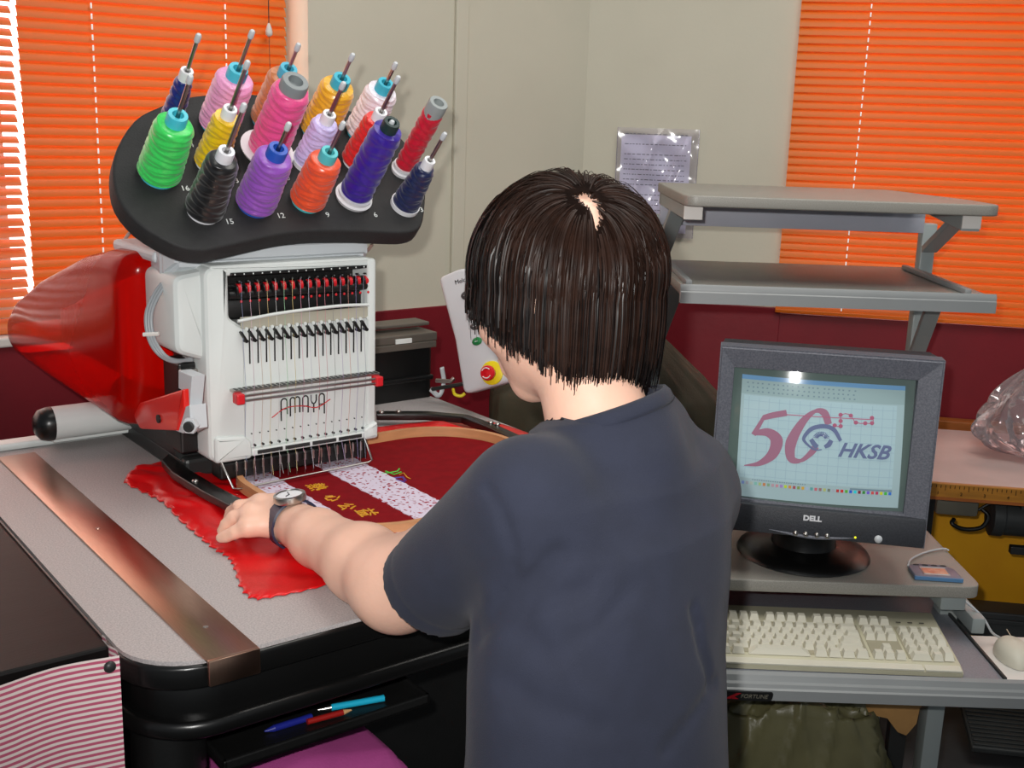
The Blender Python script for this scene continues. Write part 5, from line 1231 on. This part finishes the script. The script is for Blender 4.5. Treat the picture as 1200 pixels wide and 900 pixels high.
# ------------------------------------------------------------------ the person (modelled in the machine frame, z = height above floor)
def nv3(p): return np.array([p[0], p[1], p[2]], np.float64)
class Field:
    """signed-distance volume; surface extracted as one continuous mesh (surface nets)"""
    def __init__(s, lo, hi, h):
        s.lo = np.array(lo, float); s.h = h; s.n = np.ceil((np.array(hi)-s.lo)/h).astype(int)+1
        s.d = np.full(s.n, 0.05, np.float32)
        s.ax = [s.lo[i]+h*np.arange(s.n[i]) for i in range(3)]
    def block(s, lo, hi):
        a = np.clip(np.floor((np.array(lo)-s.lo)/s.h).astype(int), 0, s.n-1); b = np.clip(np.ceil((np.array(hi)-s.lo)/s.h).astype(int)+1, 1, s.n)
        sl = tuple(slice(a[i], b[i]) for i in range(3))
        X, Y, Z_ = np.meshgrid(*[s.ax[i][sl[i]] for i in range(3)], indexing='ij')
        return sl, X, Y, Z_
    def comb(s, sl, d, k, cut=False):
        o = s.d[sl]; d = d.astype(np.float32)
        if cut: s.d[sl] = np.maximum(o, -d); return
        if k <= 0: s.d[sl] = np.minimum(o, d); return
        h = np.clip(0.5+0.5*(o-d)/k, 0, 1); s.d[sl] = o+(d-o)*h-k*h*(1-h)
    def cone(s, a, b, r1, r2, k=.01, clip=None, pad=.03):
        pad = max(pad, k*1.3)
        a = nv3(a); b = nv3(b); R = max(r1, r2)+pad
        sl, X, Y, Z_ = s.block(np.minimum(a, b)-R, np.maximum(a, b)+R)
        ab = b-a; L2 = ab@ab
        t = np.clip(((X-a[0])*ab[0]+(Y-a[1])*ab[1]+(Z_-a[2])*ab[2])/L2, 0, 1)
        d = np.sqrt((X-a[0]-t*ab[0])**2+(Y-a[1]-t*ab[1])**2+(Z_-a[2]-t*ab[2])**2)-(r1+(r2-r1)*t)
        if clip is not None:
            c, n = nv3(clip[0]), nv3(clip[1]); d = np.maximum(d, (X-c[0])*n[0]+(Y-c[1])*n[1]+(Z_-c[2])*n[2])
        s.comb(sl, d, k)
    def ell(s, c, r, Rm=None, k=.01, pad=.03, cut=False):
        c = nv3(c); R = max(r)+pad
        sl, X, Y, Z_ = s.block(c-R, c+R)
        P = [X-c[0], Y-c[1], Z_-c[2]]
        if Rm is not None: P = [Rm[i][0]*P[0]+Rm[i][1]*P[1]+Rm[i][2]*P[2] for i in range(3)]
        k0 = np.sqrt(sum((P[i]/r[i])**2 for i in range(3))); k1 = np.sqrt(sum((P[i]/r[i]**2)**2 for i in range(3)))+1e-6
        s.comb(sl, k0*(k0-1)/k1, k, cut)
    def loft(s, lv, xa, off=0.0, k=.01, z1=None, z0=None, zt=0.0):
        lv = np.array(lv); z = lv[:, 0]; lo = [s.lo[0], s.lo[1], z0 if z0 is not None else z.min()]; hi = [s.ax[0][-1], s.ax[1][-1], z1 if z1 is not None else z.max()]
        sl, X, Y, Z_ = s.block(lo, hi); zz = s.ax[2][sl[2]]
        I = lambda c: np.interp(zz, z, lv[:, c])[None, None, :]
        ca, cb, A, B = I(1), I(2), I(3)+off, I(4)+off
        x = (X-ca)*xa[0]+(Y-cb)*xa[1]; y = -(X-ca)*xa[1]+(Y-cb)*xa[0]
        k0 = np.sqrt((x/A)**2+(y/B)**2)+1e-6; k1 = np.sqrt((x/A**2)**2+(y/B**2)**2)+1e-6
        d = k0*(k0-1)/k1
        d = np.maximum(d, Z_-z.max()-zt); d = np.maximum(d, (z0 if z0 is not None else z.min())-Z_)
        s.comb(sl, d, k)
    def mesh(s):
        D = s.d; n = D.shape; ins = D < 0
        c = ins[:-1, :-1, :-1].astype(np.int8)
        cnt = np.zeros(tuple(x-1 for x in n), np.int8)
        for i in (0, 1):
            for j in (0, 1):
                for k in (0, 1): cnt += ins[i:n[0]-1+i, j:n[1]-1+j, k:n[2]-1+k]
        act = (cnt > 0) & (cnt < 8); idx = np.full(act.shape, -1, np.int64); C = np.argwhere(act); idx[act] = np.arange(len(C))
        acc = np.zeros((len(C), 3)); num = np.zeros(len(C))
        cor = [(i, j, k) for i in (0, 1) for j in (0, 1) for k in (0, 1)]
        for a in range(8):
            for b in range(a+1, 8):
                if sum(abs(cor[a][q]-cor[b][q]) for q in range(3)) != 1: continue
                da = D[tuple((C+cor[a]).T)]; db = D[tuple((C+cor[b]).T)]; m = (da < 0) != (db < 0)
                t = np.where(m, da/np.where(m, da-db, 1), 0)
                p = np.array(cor[a])+t[:, None]*(np.array(cor[b])-np.array(cor[a])); acc[m] += p[m]; num[m] += 1
        V = s.lo+s.h*(C+acc/num[:, None])
        F_ = []
        for ax in range(3):
            o1, o2 = [(1, 2), (2, 0), (0, 1)][ax]
            s0 = [slice(None)]*3; s1 = [slice(None)]*3; s0[ax] = slice(0, -1); s1[ax] = slice(1, None)
            A, B = ins[tuple(s0)], ins[tuple(s1)]; E = np.argwhere(A != B)
            E = E[(E[:, o1] > 0) & (E[:, o2] > 0) & (E[:, o1] < n[o1]-1) & (E[:, o2] < n[o2]-1)]
            q = []
            for du, dv in ((0, 0), (-1, 0), (-1, -1), (0, -1)):
                e = E.copy(); e[:, o1] += du; e[:, o2] += dv; q.append(idx[tuple(e.T)])
            q = np.stack(q, 1); fl = ~A[tuple(E.T)]; q[fl] = q[fl][:, ::-1]; F_.append(q[(q >= 0).all(1)])
        return V, np.concatenate(F_)[:, ::-1]

PB = Vector((0.29, -0.255, 0))
pers = empty('person', MFM @ Matrix.Translation(PB), 'person with dark brown bobbed hair in a navy t-shirt leaning over the machine', 'person')
def put(o):                               # geometry made in the machine frame -> child of the person
    o.parent = pers; o.data.transform(Matrix.Translation(-PB)); return o
SX = np.array([.985, .17]); SX /= np.hypot(*SX)             # across the shoulders
SL = Vector((.214, -.222, 1.208)); SR = Vector((.444, -.178, 1.172))
EL = md(466, 694, 1.195); EL.z = 1.068
WR = mh(340, 611, 1.054)
ER = Vector((.60, -.03, 1.09)); WRR = Vector((.64, .13, 1.062))
NB = Vector((.334, -.190, 1.262)); HB = Vector((.343, -.128, 1.345))
HC = Vector((.343, -.108, 1.402))
# torso sections: height, centre a, centre b, half width, half depth (clothed)
TOR = [(.84, .258, -.290, .150, .112), (.90, .262, -.286, .148, .110), (.98, .270, -.272, .146, .106), (1.05, .285, -.252, .147, .102), (1.12, .305, -.232, .151, .102), (1.18, .322, -.214, .150, .098), (1.225, .333, -.202, .130, .080), (1.245, .338, -.188, .082, .055), (1.262, .337, -.184, .055, .045), (1.285, .337, -.178, .035, .030)]
hf = Vector((-.22, .90, -.30)).normalized()                 # where the face looks
hz_ = Vector((0, 0, 1)); hx = hf.cross(hz_).normalized(); hzv = hx.cross(hf)
HM = np.array([[*hx], [*hf], [*hzv]])
def H(x, y, z): return HC+hx*x+hf*y+hzv*z

F = Field((.02, -.42, .86), (.70, .44, 1.52), .0032)
F.loft([(z, a, b, A, B) for z, a, b, A, B in TOR], SX, -.014, .01, z0=.88)
F.cone(NB+Vector((0, 0, -.03)), HB, .053, .048, .02); F.cone(NB+Vector((-.01, -.01, -.045)), SL, .040, .040, .03); F.cone(NB+Vector((.01, -.01, -.045)), SR, .040, .040, .03)
F.ell(HC, (.076, .094, .088), HM, .02)                       # cranium
F.ell(H(0, .040, -.050), (.058, .056, .066), HM, .03); F.cone(H(0, .062, -.090), H(0, .074, -.104), .024, .020, .03)   # jaw, chin
F.cone(H(0, .090, -.012), H(0, .112, -.048), .007, .011, .014); F.cone(H(-.010, .100, -.052), H(.010, .100, -.052), .008, .008, .008)
F.cone(H(-.03, .084, .008), H(.03, .084, .008), .010, .010, .012)                                                   # brow
for sx_ in (-1, 1):
    F.ell(H(.078*sx_, -.004, -.022), (.008, .019, .030), HM, .006)
    F.ell(H(.033*sx_, .092, -.012), (.016, .012, .010), HM, 0, cut=True)
    F.ell(H(.042*sx_, .064, -.040), (.022, .022, .02), HM, .02)
F.cone(H(-.018, .090, -.076), H(.018, .090, -.076), .0065, .0065, .006); F.cone(H(-.015, .090, -.086), H(.015, .090, -.086), .007, .007, .006)
# left arm, lying over the table
F.cone(SL, EL, .047, .042, .02); M1 = EL.lerp(WR, .28)+Vector((0, 0, .002)); F.cone(EL, M1, .0415, .0410, .04); F.cone(M1, EL.lerp(WR, .7), .0410, .0325, .02); F.cone(EL.lerp(WR, .7), WR, .033, .0265, .015)
F.cone(SR, ER, .047, .042, .02); F.cone(ER, WRR, .042, .027, .02)
def hand(W, mcp, pip, dip, tip, thumb, r=.0092):
    for i in range(4):
        F.cone(W.lerp(mcp[i], .12), mcp[i], .0205, .0125, .010); q = .92 if i == 3 else 1.0
        F.cone(mcp[i], pip[i], r*1.12*q, r*q, .003, pad=.012); F.cone(pip[i], dip[i], r*q, r*.92*q, .0025, pad=.012); F.cone(dip[i], tip[i], r*.92*q, r*.78*q, .0025, pad=.012)
        F.ell(mcp[i]+Vector((0, 0, .004)), (.008, .008, .008), None, .006)
    for i in range(3): F.cone(mcp[i], mcp[i+1], .0115, .0115, .008)
    for i in range(len(thumb)-1): F.cone(thumb[i], thumb[i+1], .0155-.003*i, .0130-.0025*i, .006)
mcpL = [mh(322, 591, 1.063), mh(306, 592, 1.066), mh(294, 602, 1.063), mh(291, 617, 1.054)]
pipL = [mh(300, 589, 1.066), mh(281, 594, 1.064), mh(275, 606, 1.058), mh(275, 624, 1.047)]
dipL = [mh(291, 592, 1.052), mh(272, 600, 1.050), mh(266, 615, 1.047), mh(266, 628, 1.041)]
tipL = [mh(288, 600, 1.041), mh(268, 608, 1.040), mh(261, 622, 1.0385), mh(259, 630, 1.0375)]
hand(WR, mcpL, pipL, dipL, tipL, [WR.lerp(mcpL[0], .25)+Vector((.01, 0, -.004)), mh(334, 594, 1.046), mh(318, 588, 1.044), mh(304, 590, 1.042)])
dr = Vector((-.10, 1, 0)).normalized(); ac = Vector((1, .1, 0)).normalized()
mcpR = [WRR+dr*.085+ac*x+Vector((0, 0, .006)) for x in (-.030, -.010, .010, .028)]
pipR = [p+dr*.040+Vector((0, 0, -.002)) for p in mcpR]; dipR = [p+dr*.022+Vector((0, 0, -.010)) for p in pipR]; tipR = [p+dr*.014+Vector((0, 0, -.010)) for p in dipR]
hand(WRR, mcpR, pipR, dipR, tipR, [WRR+dr*.02-ac*.02, WRR+dr*.05-ac*.045, WRR+dr*.08-ac*.055, WRR+dr*.105-ac*.052])
V, Q = F.mesh(); body = put(mesh_np('body', V, Q, M['skin'])); del F
# eyes
M['eye'] = mat('eye_white', (232, 226, 220), .2, var=.02); M['iris'] = mat('dark_iris', (40, 26, 18), .15, var=.05); M['lip'] = mat('lip_skin', (196, 110, 104), .45, var=.05)
for sx_ in (-1, 1):
    b = MB(); b.ball(H(.033*sx_, .079, -.012), .0118, 16, 12); e_ = put(b.build('eye', M['eye'], smooth=180)); e_.parent = body
    b = MB(); b.lathe(H(.033*sx_, .0895, -.0125), hf, [(.0052, 0), (.004, .0012), (0, .0016)], 16); o = put(b.build('iris', M['iris'], smooth=180)); o.parent = body

# t-shirt
hemL = SL.lerp(EL, .80); dL = (EL-SL).normalized()
hemc = at_d(506, 689, 1.14); hemL = mfl(hemc)
dL = (hemL-(SL+Vector((-.01, .0, .01)))).normalized()
hemR = SR.lerp(ER, .72); dR = (ER-SR).normalized()
cL, cR, cF = md(645, 511, 1.085), md(771, 463, 1.135), Vector((.325, -.108, 1.240))
cN = (cR-cL).cross(cF-cL).normalized(); cN = cN if cN.z > 0 else -cN
ax_ = (HB-NB).normalized(); cc_ = NB.lerp(HB, .12)
G = Field((.02, -.45, .82), (.70, .12, 1.34), .0036)
def shirt(Fd, off, cut):
    Fd.loft(TOR, SX, off, .01, z0=(.845 if cut else .80), zt=(0 if cut else off))
    Fd.cone(NB+Vector((-.014, -.008, -.042)), SL+Vector((.01, 0, -.002)), .050+off, .058+off, .05); Fd.cone(NB+Vector((.014, -.008, -.042)), SR, .050+off, .057+off, .05)
    Fd.cone(md(768, 500, 1.14), SR, .034+off, .05+off, .03)
    Fd.cone(NB-(HB-NB).normalized()*.045, NB.lerp(HB, .80), .0665+off, .0650+off, .030, (cL, cN) if cut else None)
    Fd.cone(SL+Vector((0, .0, .004)), hemL+dL*(.0 if cut else .03), .061+off, .0545+off, .022, (hemL, dL) if cut else None)
    Fd.cone(SR, hemR+dR*(.0 if cut else .03), .060+off, .055+off, .03, (hemR, dR) if cut else None)
shirt(G, 0.0, True); G2 = Field((.02, -.45, .82), (.70, .12, 1.34), .0036); shirt(G2, -.0108, False); base_ = G.d.copy()
# folds: creases pulled from the armpit and the waist
XX, YY, ZZ = np.meshgrid(*G.ax, indexing='ij')
def crease(pts, amp, wd):
    P = [nv3(p) for p in pts]; best = np.full(XX.shape, 9.0, np.float32)
    for a, b_ in zip(P[:-1], P[1:]):
        ab = b_-a; t = np.clip(((XX-a[0])*ab[0]+(YY-a[1])*ab[1]+(ZZ-a[2])*ab[2])/(ab@ab), 0, 1)
        best = np.minimum(best, np.sqrt((XX-a[0]-t*ab[0])**2+(YY-a[1]-t*ab[1])**2+(ZZ-a[2]-t*ab[2])**2))
    G.d += (amp*np.exp(-(best/wd)**2)).astype(np.float32)
def hit(px, py):                          # first point of the cloth along a line of sight
    c0 = nv3(MFI @ CAM); dd = nv3(MFI.to_3x3() @ ray(px, py))
    for t in np.arange(.85, 1.6, .002):
        i = np.round((c0+dd*t-G.lo)/G.h).astype(int)
        if (i >= 0).all() and (i < G.n).all() and G.d[tuple(i)] < 0: return Vector(c0+dd*t)
    return md(px, py, 1.1)
cr_ = lambda pts, d_: [hit(x, y) for x, y in [p for a_, b_ in zip(pts[:-1], pts[1:]) for p in [(a_[0]+(b_[0]-a_[0])*k/4, a_[1]+(b_[1]-a_[1])*k/4) for k in range(4)]]+[pts[-1]]]
CRS = [([(572, 572), (590, 605), (602, 640), (604, 672), (596, 705)], .0028, .005), ([(598, 702), (625, 684), (655, 652)], .0055, .010), ([(585, 715), (635, 706), (685, 692)], .0035, .010),
       ([(560, 742), (588, 722), (604, 712)], .005, .012), ([(610, 738), (650, 772), (700, 735), (735, 690)], .0030, .012), ([(590, 800), (640, 830), (700, 850)], .0028, .012),
       ([(640, 720), (690, 712), (745, 660)], -.0025, .014), ([(812, 715), (820, 750), (832, 800)], .0055, .0055), ([(838, 800), (806, 845), (780, 880)], .0028, .007), ([(660, 780), (720, 740), (740, 700)], -.0022, .016),
       ([(690, 640), (700, 740), (690, 850)], -.0025, .03), ([(770, 560), (790, 660), (780, 760)], -.002, .03), ([(574, 700), (580, 760), (584, 840)], -.002, .016)]
CRS = [(cr_(p, None), a_, w_) for p, a_, w_ in CRS]
for p, a_, w_ in CRS: crease(p, a_*1.35, w_)
ns = (np.sin(XX*23+ZZ*31)*np.sin(YY*27-ZZ*17+1)+.6*np.sin(XX*47-ZZ*39+YY*20))*.0011
G.d += ns.astype(np.float32)
# stitched hem line of the sleeve
hd = (XX-hemL.x)*dL.x+(YY-hemL.y)*dL.y+(ZZ-hemL.z)*dL.z
G.d += (.0010*np.exp(-((hd+.021)/.0035)**2)).astype(np.float32)
df_ = np.clip(G.d-base_, -.004, .0045); G.d = base_+df_; G2.d += df_; G.d = np.maximum(G.d, -G2.d); del G2, base_
# neck opening
t1 = np.clip((XX-cc_.x)*ax_.x+(YY-cc_.y)*ax_.y+(ZZ-cc_.z)*ax_.z, -.01, 9); dn = np.sqrt((XX-cc_.x-t1*ax_.x)**2+(YY-cc_.y-t1*ax_.y)**2+(ZZ-cc_.z-t1*ax_.z)**2)-.0585
pl_ = -((XX-cL.x)*cN.x+(YY-cL.y)*cN.y+(ZZ-cL.z)*cN.z)-.02
G.d = np.maximum(G.d, -np.maximum(dn, pl_).astype(np.float32)).astype(np.float32)
V, Q = G.mesh(); tee = put(mesh_np('tshirt', V, Q, M['tee'])); del G, XX, YY, ZZ, dn, pl_, t1, ns, hd
# ribbed collar following the neck
ring = []
rc_ = .0640
e1 = ((cR-cL)-ax_*(cR-cL).dot(ax_)).normalized(); e2 = ax_.cross(e1)
for k in range(48):
    a = 2*pi*k/48; p = cc_+e1*(rc_*cos(a))+e2*(rc_*1.0*sin(a)); p = p-ax_*((p-cL).dot(cN)/ax_.dot(cN)); ring.append(p)
b = MB(); vs_ = []; fs2 = []
for k, p in enumerate(ring):
    o_ = (p-cc_); o_ = (o_-ax_*o_.dot(ax_)).normalized()
    for h_, r_ in ((-.006, .0035), (-.003, .0062), (.006, .0052), (.011, .0022), (.0108, -.0008), (.004, -.001), (-.006, .0)): vs_.append(p+ax_*h_+o_*r_)
n7 = 7
for k in range(48):
    j = (k+1) % 48
    for i in range(n7): i2 = (i+1) % n7; fs2.append((k*n7+i, k*n7+i2, j*n7+i2, j*n7+i))
b.raw(vs_, fs2); col = put(b.build('collar', M['tee'], smooth=70)); col.parent = tee

# trousers and shoes (below the frame)
T_ = Field((.0, -.48, .04), (.58, -.03, .98), .008)
T_.ell((.265, -.285, .90), (.145, .108, .10), None, .02)
for s_ in (-1, 1):
    hp_ = Vector((.265+.075*s_, -.285+.012*s_, .86)); kn = Vector((.27+.085*s_, -.262+.015*s_, .47)); an = Vector((.27+.09*s_, -.285+.015*s_, .07))
    T_.cone(hp_, kn, .088, .062, .03); T_.cone(kn, an, .062, .050, .02)
V, Q = T_.mesh(); put(mesh_np('trousers', V, Q, M['jeans'])); del T_
for s_ in (-1, 1):
    x, y = .27+.09*s_, -.285+.015*s_
    S_ = Field((x-.09, y-.12, -.02), (x+.09, y+.22, .14), .006)
    S_.cone((x, y, .06), (x, y-.03, .035), .046, .040, .02); S_.cone((x, y-.04, .035), (x-.01, y+.13, .03), .038, .034, .03)
    sl, X_, Y_, Z_2 = S_.block(S_.lo, S_.lo+S_.h*S_.n); S_.d = np.maximum(S_.d, -(Z_2-.004)).astype(np.float32)
    V, Q = S_.mesh(); put(mesh_np('shoe', V, Q, M['shoe']))

# wristwatch on the left wrist
fd = (WR-EL).normalized(); wc = WR-fd*.010+Vector((0, 0, .0)); up_ = (Vector((-.12, -.30, 1))); up_ = (up_-fd*up_.dot(fd)).normalized(); sd = fd.cross(up_)
ww = put(MB().raw([tuple(wc)], []).build('wristwatch', M['black']))
M['strap'] = mat('navy_watch_strap', (34, 38, 62), .4, var=.05)
b = MB(); K = 40; vs_ = []; fs2 = []
for k in range(K):
    a = 2*pi*k/K; rr = .0305
    for w_, o_ in ((-.010, 0), (-.009, .0028), (.009, .0028), (.010, 0)):
        p = wc+up_*((rr+o_)*cos(a)*.98)+sd*((rr+o_)*sin(a)); vs_.append(p+fd*w_*(1.15 if cos(a) > .3 else .95))
for k in range(K):
    j = (k+1) % K
    for i in range(4): i2 = (i+1) % 4; fs2.append((k*4+i, k*4+i2, j*4+i2, j*4+i))
b.raw(vs_, fs2); o = put(b.build('strap', M['strap'], smooth=50)); o.parent = ww
cw = wc+up_*.0305
b = MB(); b.lathe(cw, up_, [(.0195, 0), (.0205, .003), (.0195, .008), (.0165, .0088), (.0160, .0078)], 32, caps=False); o = put(b.build('watch_case', M['steel'], smooth=40)); o.parent = ww
b = MB(); b.lathe(cw, up_, [(.0165, .0070), (0, .0071)], 28); o = put(b.build('dial', M['discwhite'])); o.parent = ww
b = MB(); b.tube([cw+up_*.0076, cw+up_*.0076+fd*.010+sd*.002], .0005, 5); b.tube([cw+up_*.0076, cw+up_*.0076-fd*.003-sd*.006], .0006, 5); o = put(b.build('hands', M['black'])); o.parent = ww

# hair: strands that start at the scalp, run off the crown whorl and hang to a bob
wh = Vector((-.020, -.050, .072)).normalized(); hcn = nv3(HC); whn = nv3(wh); hfn = nv3(hf); Rd = np.array([.0785, .0965, .0905])
def ellr(D): L_ = D@HM.T; return 1/np.sqrt(((L_/Rd)**2).sum(1))
def end_height(D):
    L_ = D@HM.T; az = np.abs(np.degrees(np.arctan2(L_[:, 0], L_[:, 1]))); right = L_[:, 0] > 0     # 0 = front, 180 = nape
    return np.interp(az, [0, 36, 60, 82, 100, 114, 130, 180], [1.376, 1.370, 1.358, 1.347, 1.332, 1.316, 1.309, 1.306])
def grow(Dr, off, endz, steps=46, ds=.0072, seed=0):
    r = np.random.default_rng(seed); n = len(Dr); P = hcn+Dr*(ellr(Dr)*1.0)[:, None]; out = [P.copy()]
    t = Dr-whn*1.0; t -= Dr*(t*Dr).sum(1)[:, None]; t /= np.linalg.norm(t, axis=1)[:, None]+1e-6
    g = np.array([0, 0, -1.0]); alive = np.ones(n, bool)
    for k in range(steps):
        D = P-hcn; L_ = D@HM.T; nrm = (L_/Rd**2)@HM; nrm /= np.linalg.norm(nrm, axis=1)[:, None]
        gt = g-nrm*np.minimum((nrm@g), 0)[:, None]*1.0
        free = np.clip((-(D[:, 2]))/.05, 0, 1)[:, None]
        t = t*.72+gt*.28*(1+1.5*free); t /= np.linalg.norm(t, axis=1)[:, None]
        lift = np.minimum(1, (k+1)/7.0)
        Pn = P+t*ds*alive[:, None]
        D = Pn-hcn; rr = np.linalg.norm(D, axis=1); need = ellr(D/rr[:, None])+off*lift; low = (D[:, 2] < -.055)
        f_ = np.where(D[:, 2] > -.02, need/rr, np.where((rr < need) & ~low, need/rr, 1.0)); Pn = hcn+D*f_[:, None]
        inw = np.clip((-(D[:, 2])-.03)/.08, 0, 1)*.0011*alive       # slight curl towards the neck
        Pn[:, :2] -= (D[:, :2]/np.linalg.norm(D[:, :2], axis=1)[:, None])*inw[:, None]
        P = Pn; alive &= (P[:, 2] > endz+end_height(P-hcn)); out.append(P.copy())
    return np.stack(out, 1)
def roots(n, r):
    D = r.normal(size=(n*4, 3)); D /= np.linalg.norm(D, axis=1)[:, None]; L_ = D@HM.T
    ok = (D[:, 2] > -.62) & ~((L_[:, 1] > .30) & (L_[:, 2] < .42)) & ~((L_[:, 1] > .05) & (L_[:, 2] < -.35))
    return D[ok][:n]
pa_ = np.array([*(Vector((-.35, -.75, -.55)))]); pa_ -= whn*(pa_@whn); pa_ /= np.linalg.norm(pa_); pb_ = np.cross(whn, pa_)
def wedge(D, wd=.085):                             # the thin parting that shows scalp below the whorl
    a = D-whn*(D@whn)[:, None]; s_ = a@pa_; c_ = a@pb_; return (s_ > -.10) & (s_ < .60) & (np.abs(c_-.05*np.sin(s_*9)) < wd*(1-s_*1.6))
rr_ = np.random.default_rng(11)
NG = 420
Gd = roots(NG, rr_)
def endz_of(D, r): return r.normal(size=len(D))*.010
def strands(n, seed, nm, m, sel, wd, par, cutn=0):
    r = np.random.default_rng(seed); D = sel(roots(n, r)); off = .002+.011*r.random(len(D))**.9
    gi = np.argmax(D@Gd.T, 1); ez = endz_of(D, r)+Gend[gi]
    P = grow(D, off, ez, seed=seed); Gp = Gpath[gi]
    S = P.shape[1]; CL = .62; w_ = (np.clip(np.linspace(-.15, 1, S), 0, 1)**1.1*.62)[None, :, None]
    root_off = (P[:, :1]-Gp[:, :1]); tgt = Gp+root_off*.55+(off-.008)[:, None, None]*((P-hcn)/np.linalg.norm(P-hcn, axis=2)[:, :, None])
    same = np.minimum(1, 1.0); P = P*(1-w_)+tgt*w_
    P += (r.normal(size=(len(D), 1, 3))*.0026)*np.linspace(0, 1, S)[None, :, None]**1.5
    zc = end_height((P-hcn).reshape(-1, 3)).reshape(P.shape[:2])+ez[:, None]-.006; low_ = P[:, :, 2] < hcn[2]-.01; P[:, :, 2] = np.where(low_, np.maximum(P[:, :, 2], zc), P[:, :, 2])
    if cutn: P = P[:, :cutn]; S = cutn
    T = np.gradient(P, axis=1); T /= np.linalg.norm(T, axis=2)[:, :, None]+1e-9
    No = P-hcn; No[:, :, 2] *= .6; Sd = np.cross(T, No); Sd /= np.linalg.norm(Sd, axis=2)[:, :, None]+1e-9
    tw = r.normal(size=(len(D), 1, 1))*.5; Bn = np.cross(T, Sd); Sd = Sd*np.cos(tw)+Bn*np.sin(tw)
    wv = (wd*np.linspace(1, .45, S))[None, :, None]
    V = np.stack([P-Sd*wv, P+Sd*wv], 2).reshape(-1, 3)
    i = np.arange(len(D))[:, None]*S*2+np.arange(S-1)[None, :]*2
    Q = np.stack([i, i+1, i+3, i+2], -1).reshape(-1, 4)
    # drop the pieces that no longer move (past the cut length)
    mv = np.linalg.norm(np.diff(P, axis=1), axis=2).reshape(-1) > .0012
    o = put(mesh_np(nm, V, Q[mv], m)); o.parent = par; return o
Gend = rr_.normal(size=NG)*.007; Gpath = grow(Gd, np.full(NG, .008), endz_of(Gd, rr_)+Gend, seed=5)
# dark under-layer close to the scalp
b = MB(); vs_ = []; fs2 = []; NU, NV_ = 90, 56; Dg = []
for j in range(NV_+1):
    th = radians(2+112*j/NV_)
    for i in range(NU): a = 2*pi*i/NU; Dg.append(whn*cos(th)+(pa_*cos(a)+pb_*sin(a))*sin(th))
Dg = np.array(Dg); Pg = hcn+Dg*(ellr(Dg)+.0022)[:, None]; Lg = Dg@HM.T
okv = ~((Lg[:, 1] > .32) & (Lg[:, 2] < .40)) & ~((Lg[:, 1] > .05) & (Lg[:, 2] < -.35)) & ~wedge(Dg) & (Dg[:, 2] > -.75)
for j in range(NV_):
    for i in range(NU):
        f_ = (j*NU+i, j*NU+(i+1) % NU, (j+1)*NU+(i+1) % NU, (j+1)*NU+i)
        if all(okv[k] for k in f_): fs2.append(f_)
b.raw([tuple(p) for p in Pg], fs2); hair = put(b.build('hair', mat('hair_under_layer', (24, 15, 12), .8, spec=.03, var=.3, vscale=80), smooth=180)); hair.parent = pers
far = lambda D: D[(~wedge(D, .05)) & ((D@whn) < .90)]; near_ = lambda D: D[(~wedge(D, .04)) & ((D@whn) >= .86)]
tag(strands(10500, 21, 'hair_strands', M['hair'], far, .00075, hair), kind='stuff')
tag(strands(26000, 22, 'crown_strands', M['hairred_sheen'], near_, .0006, hair, 22), kind='stuff')
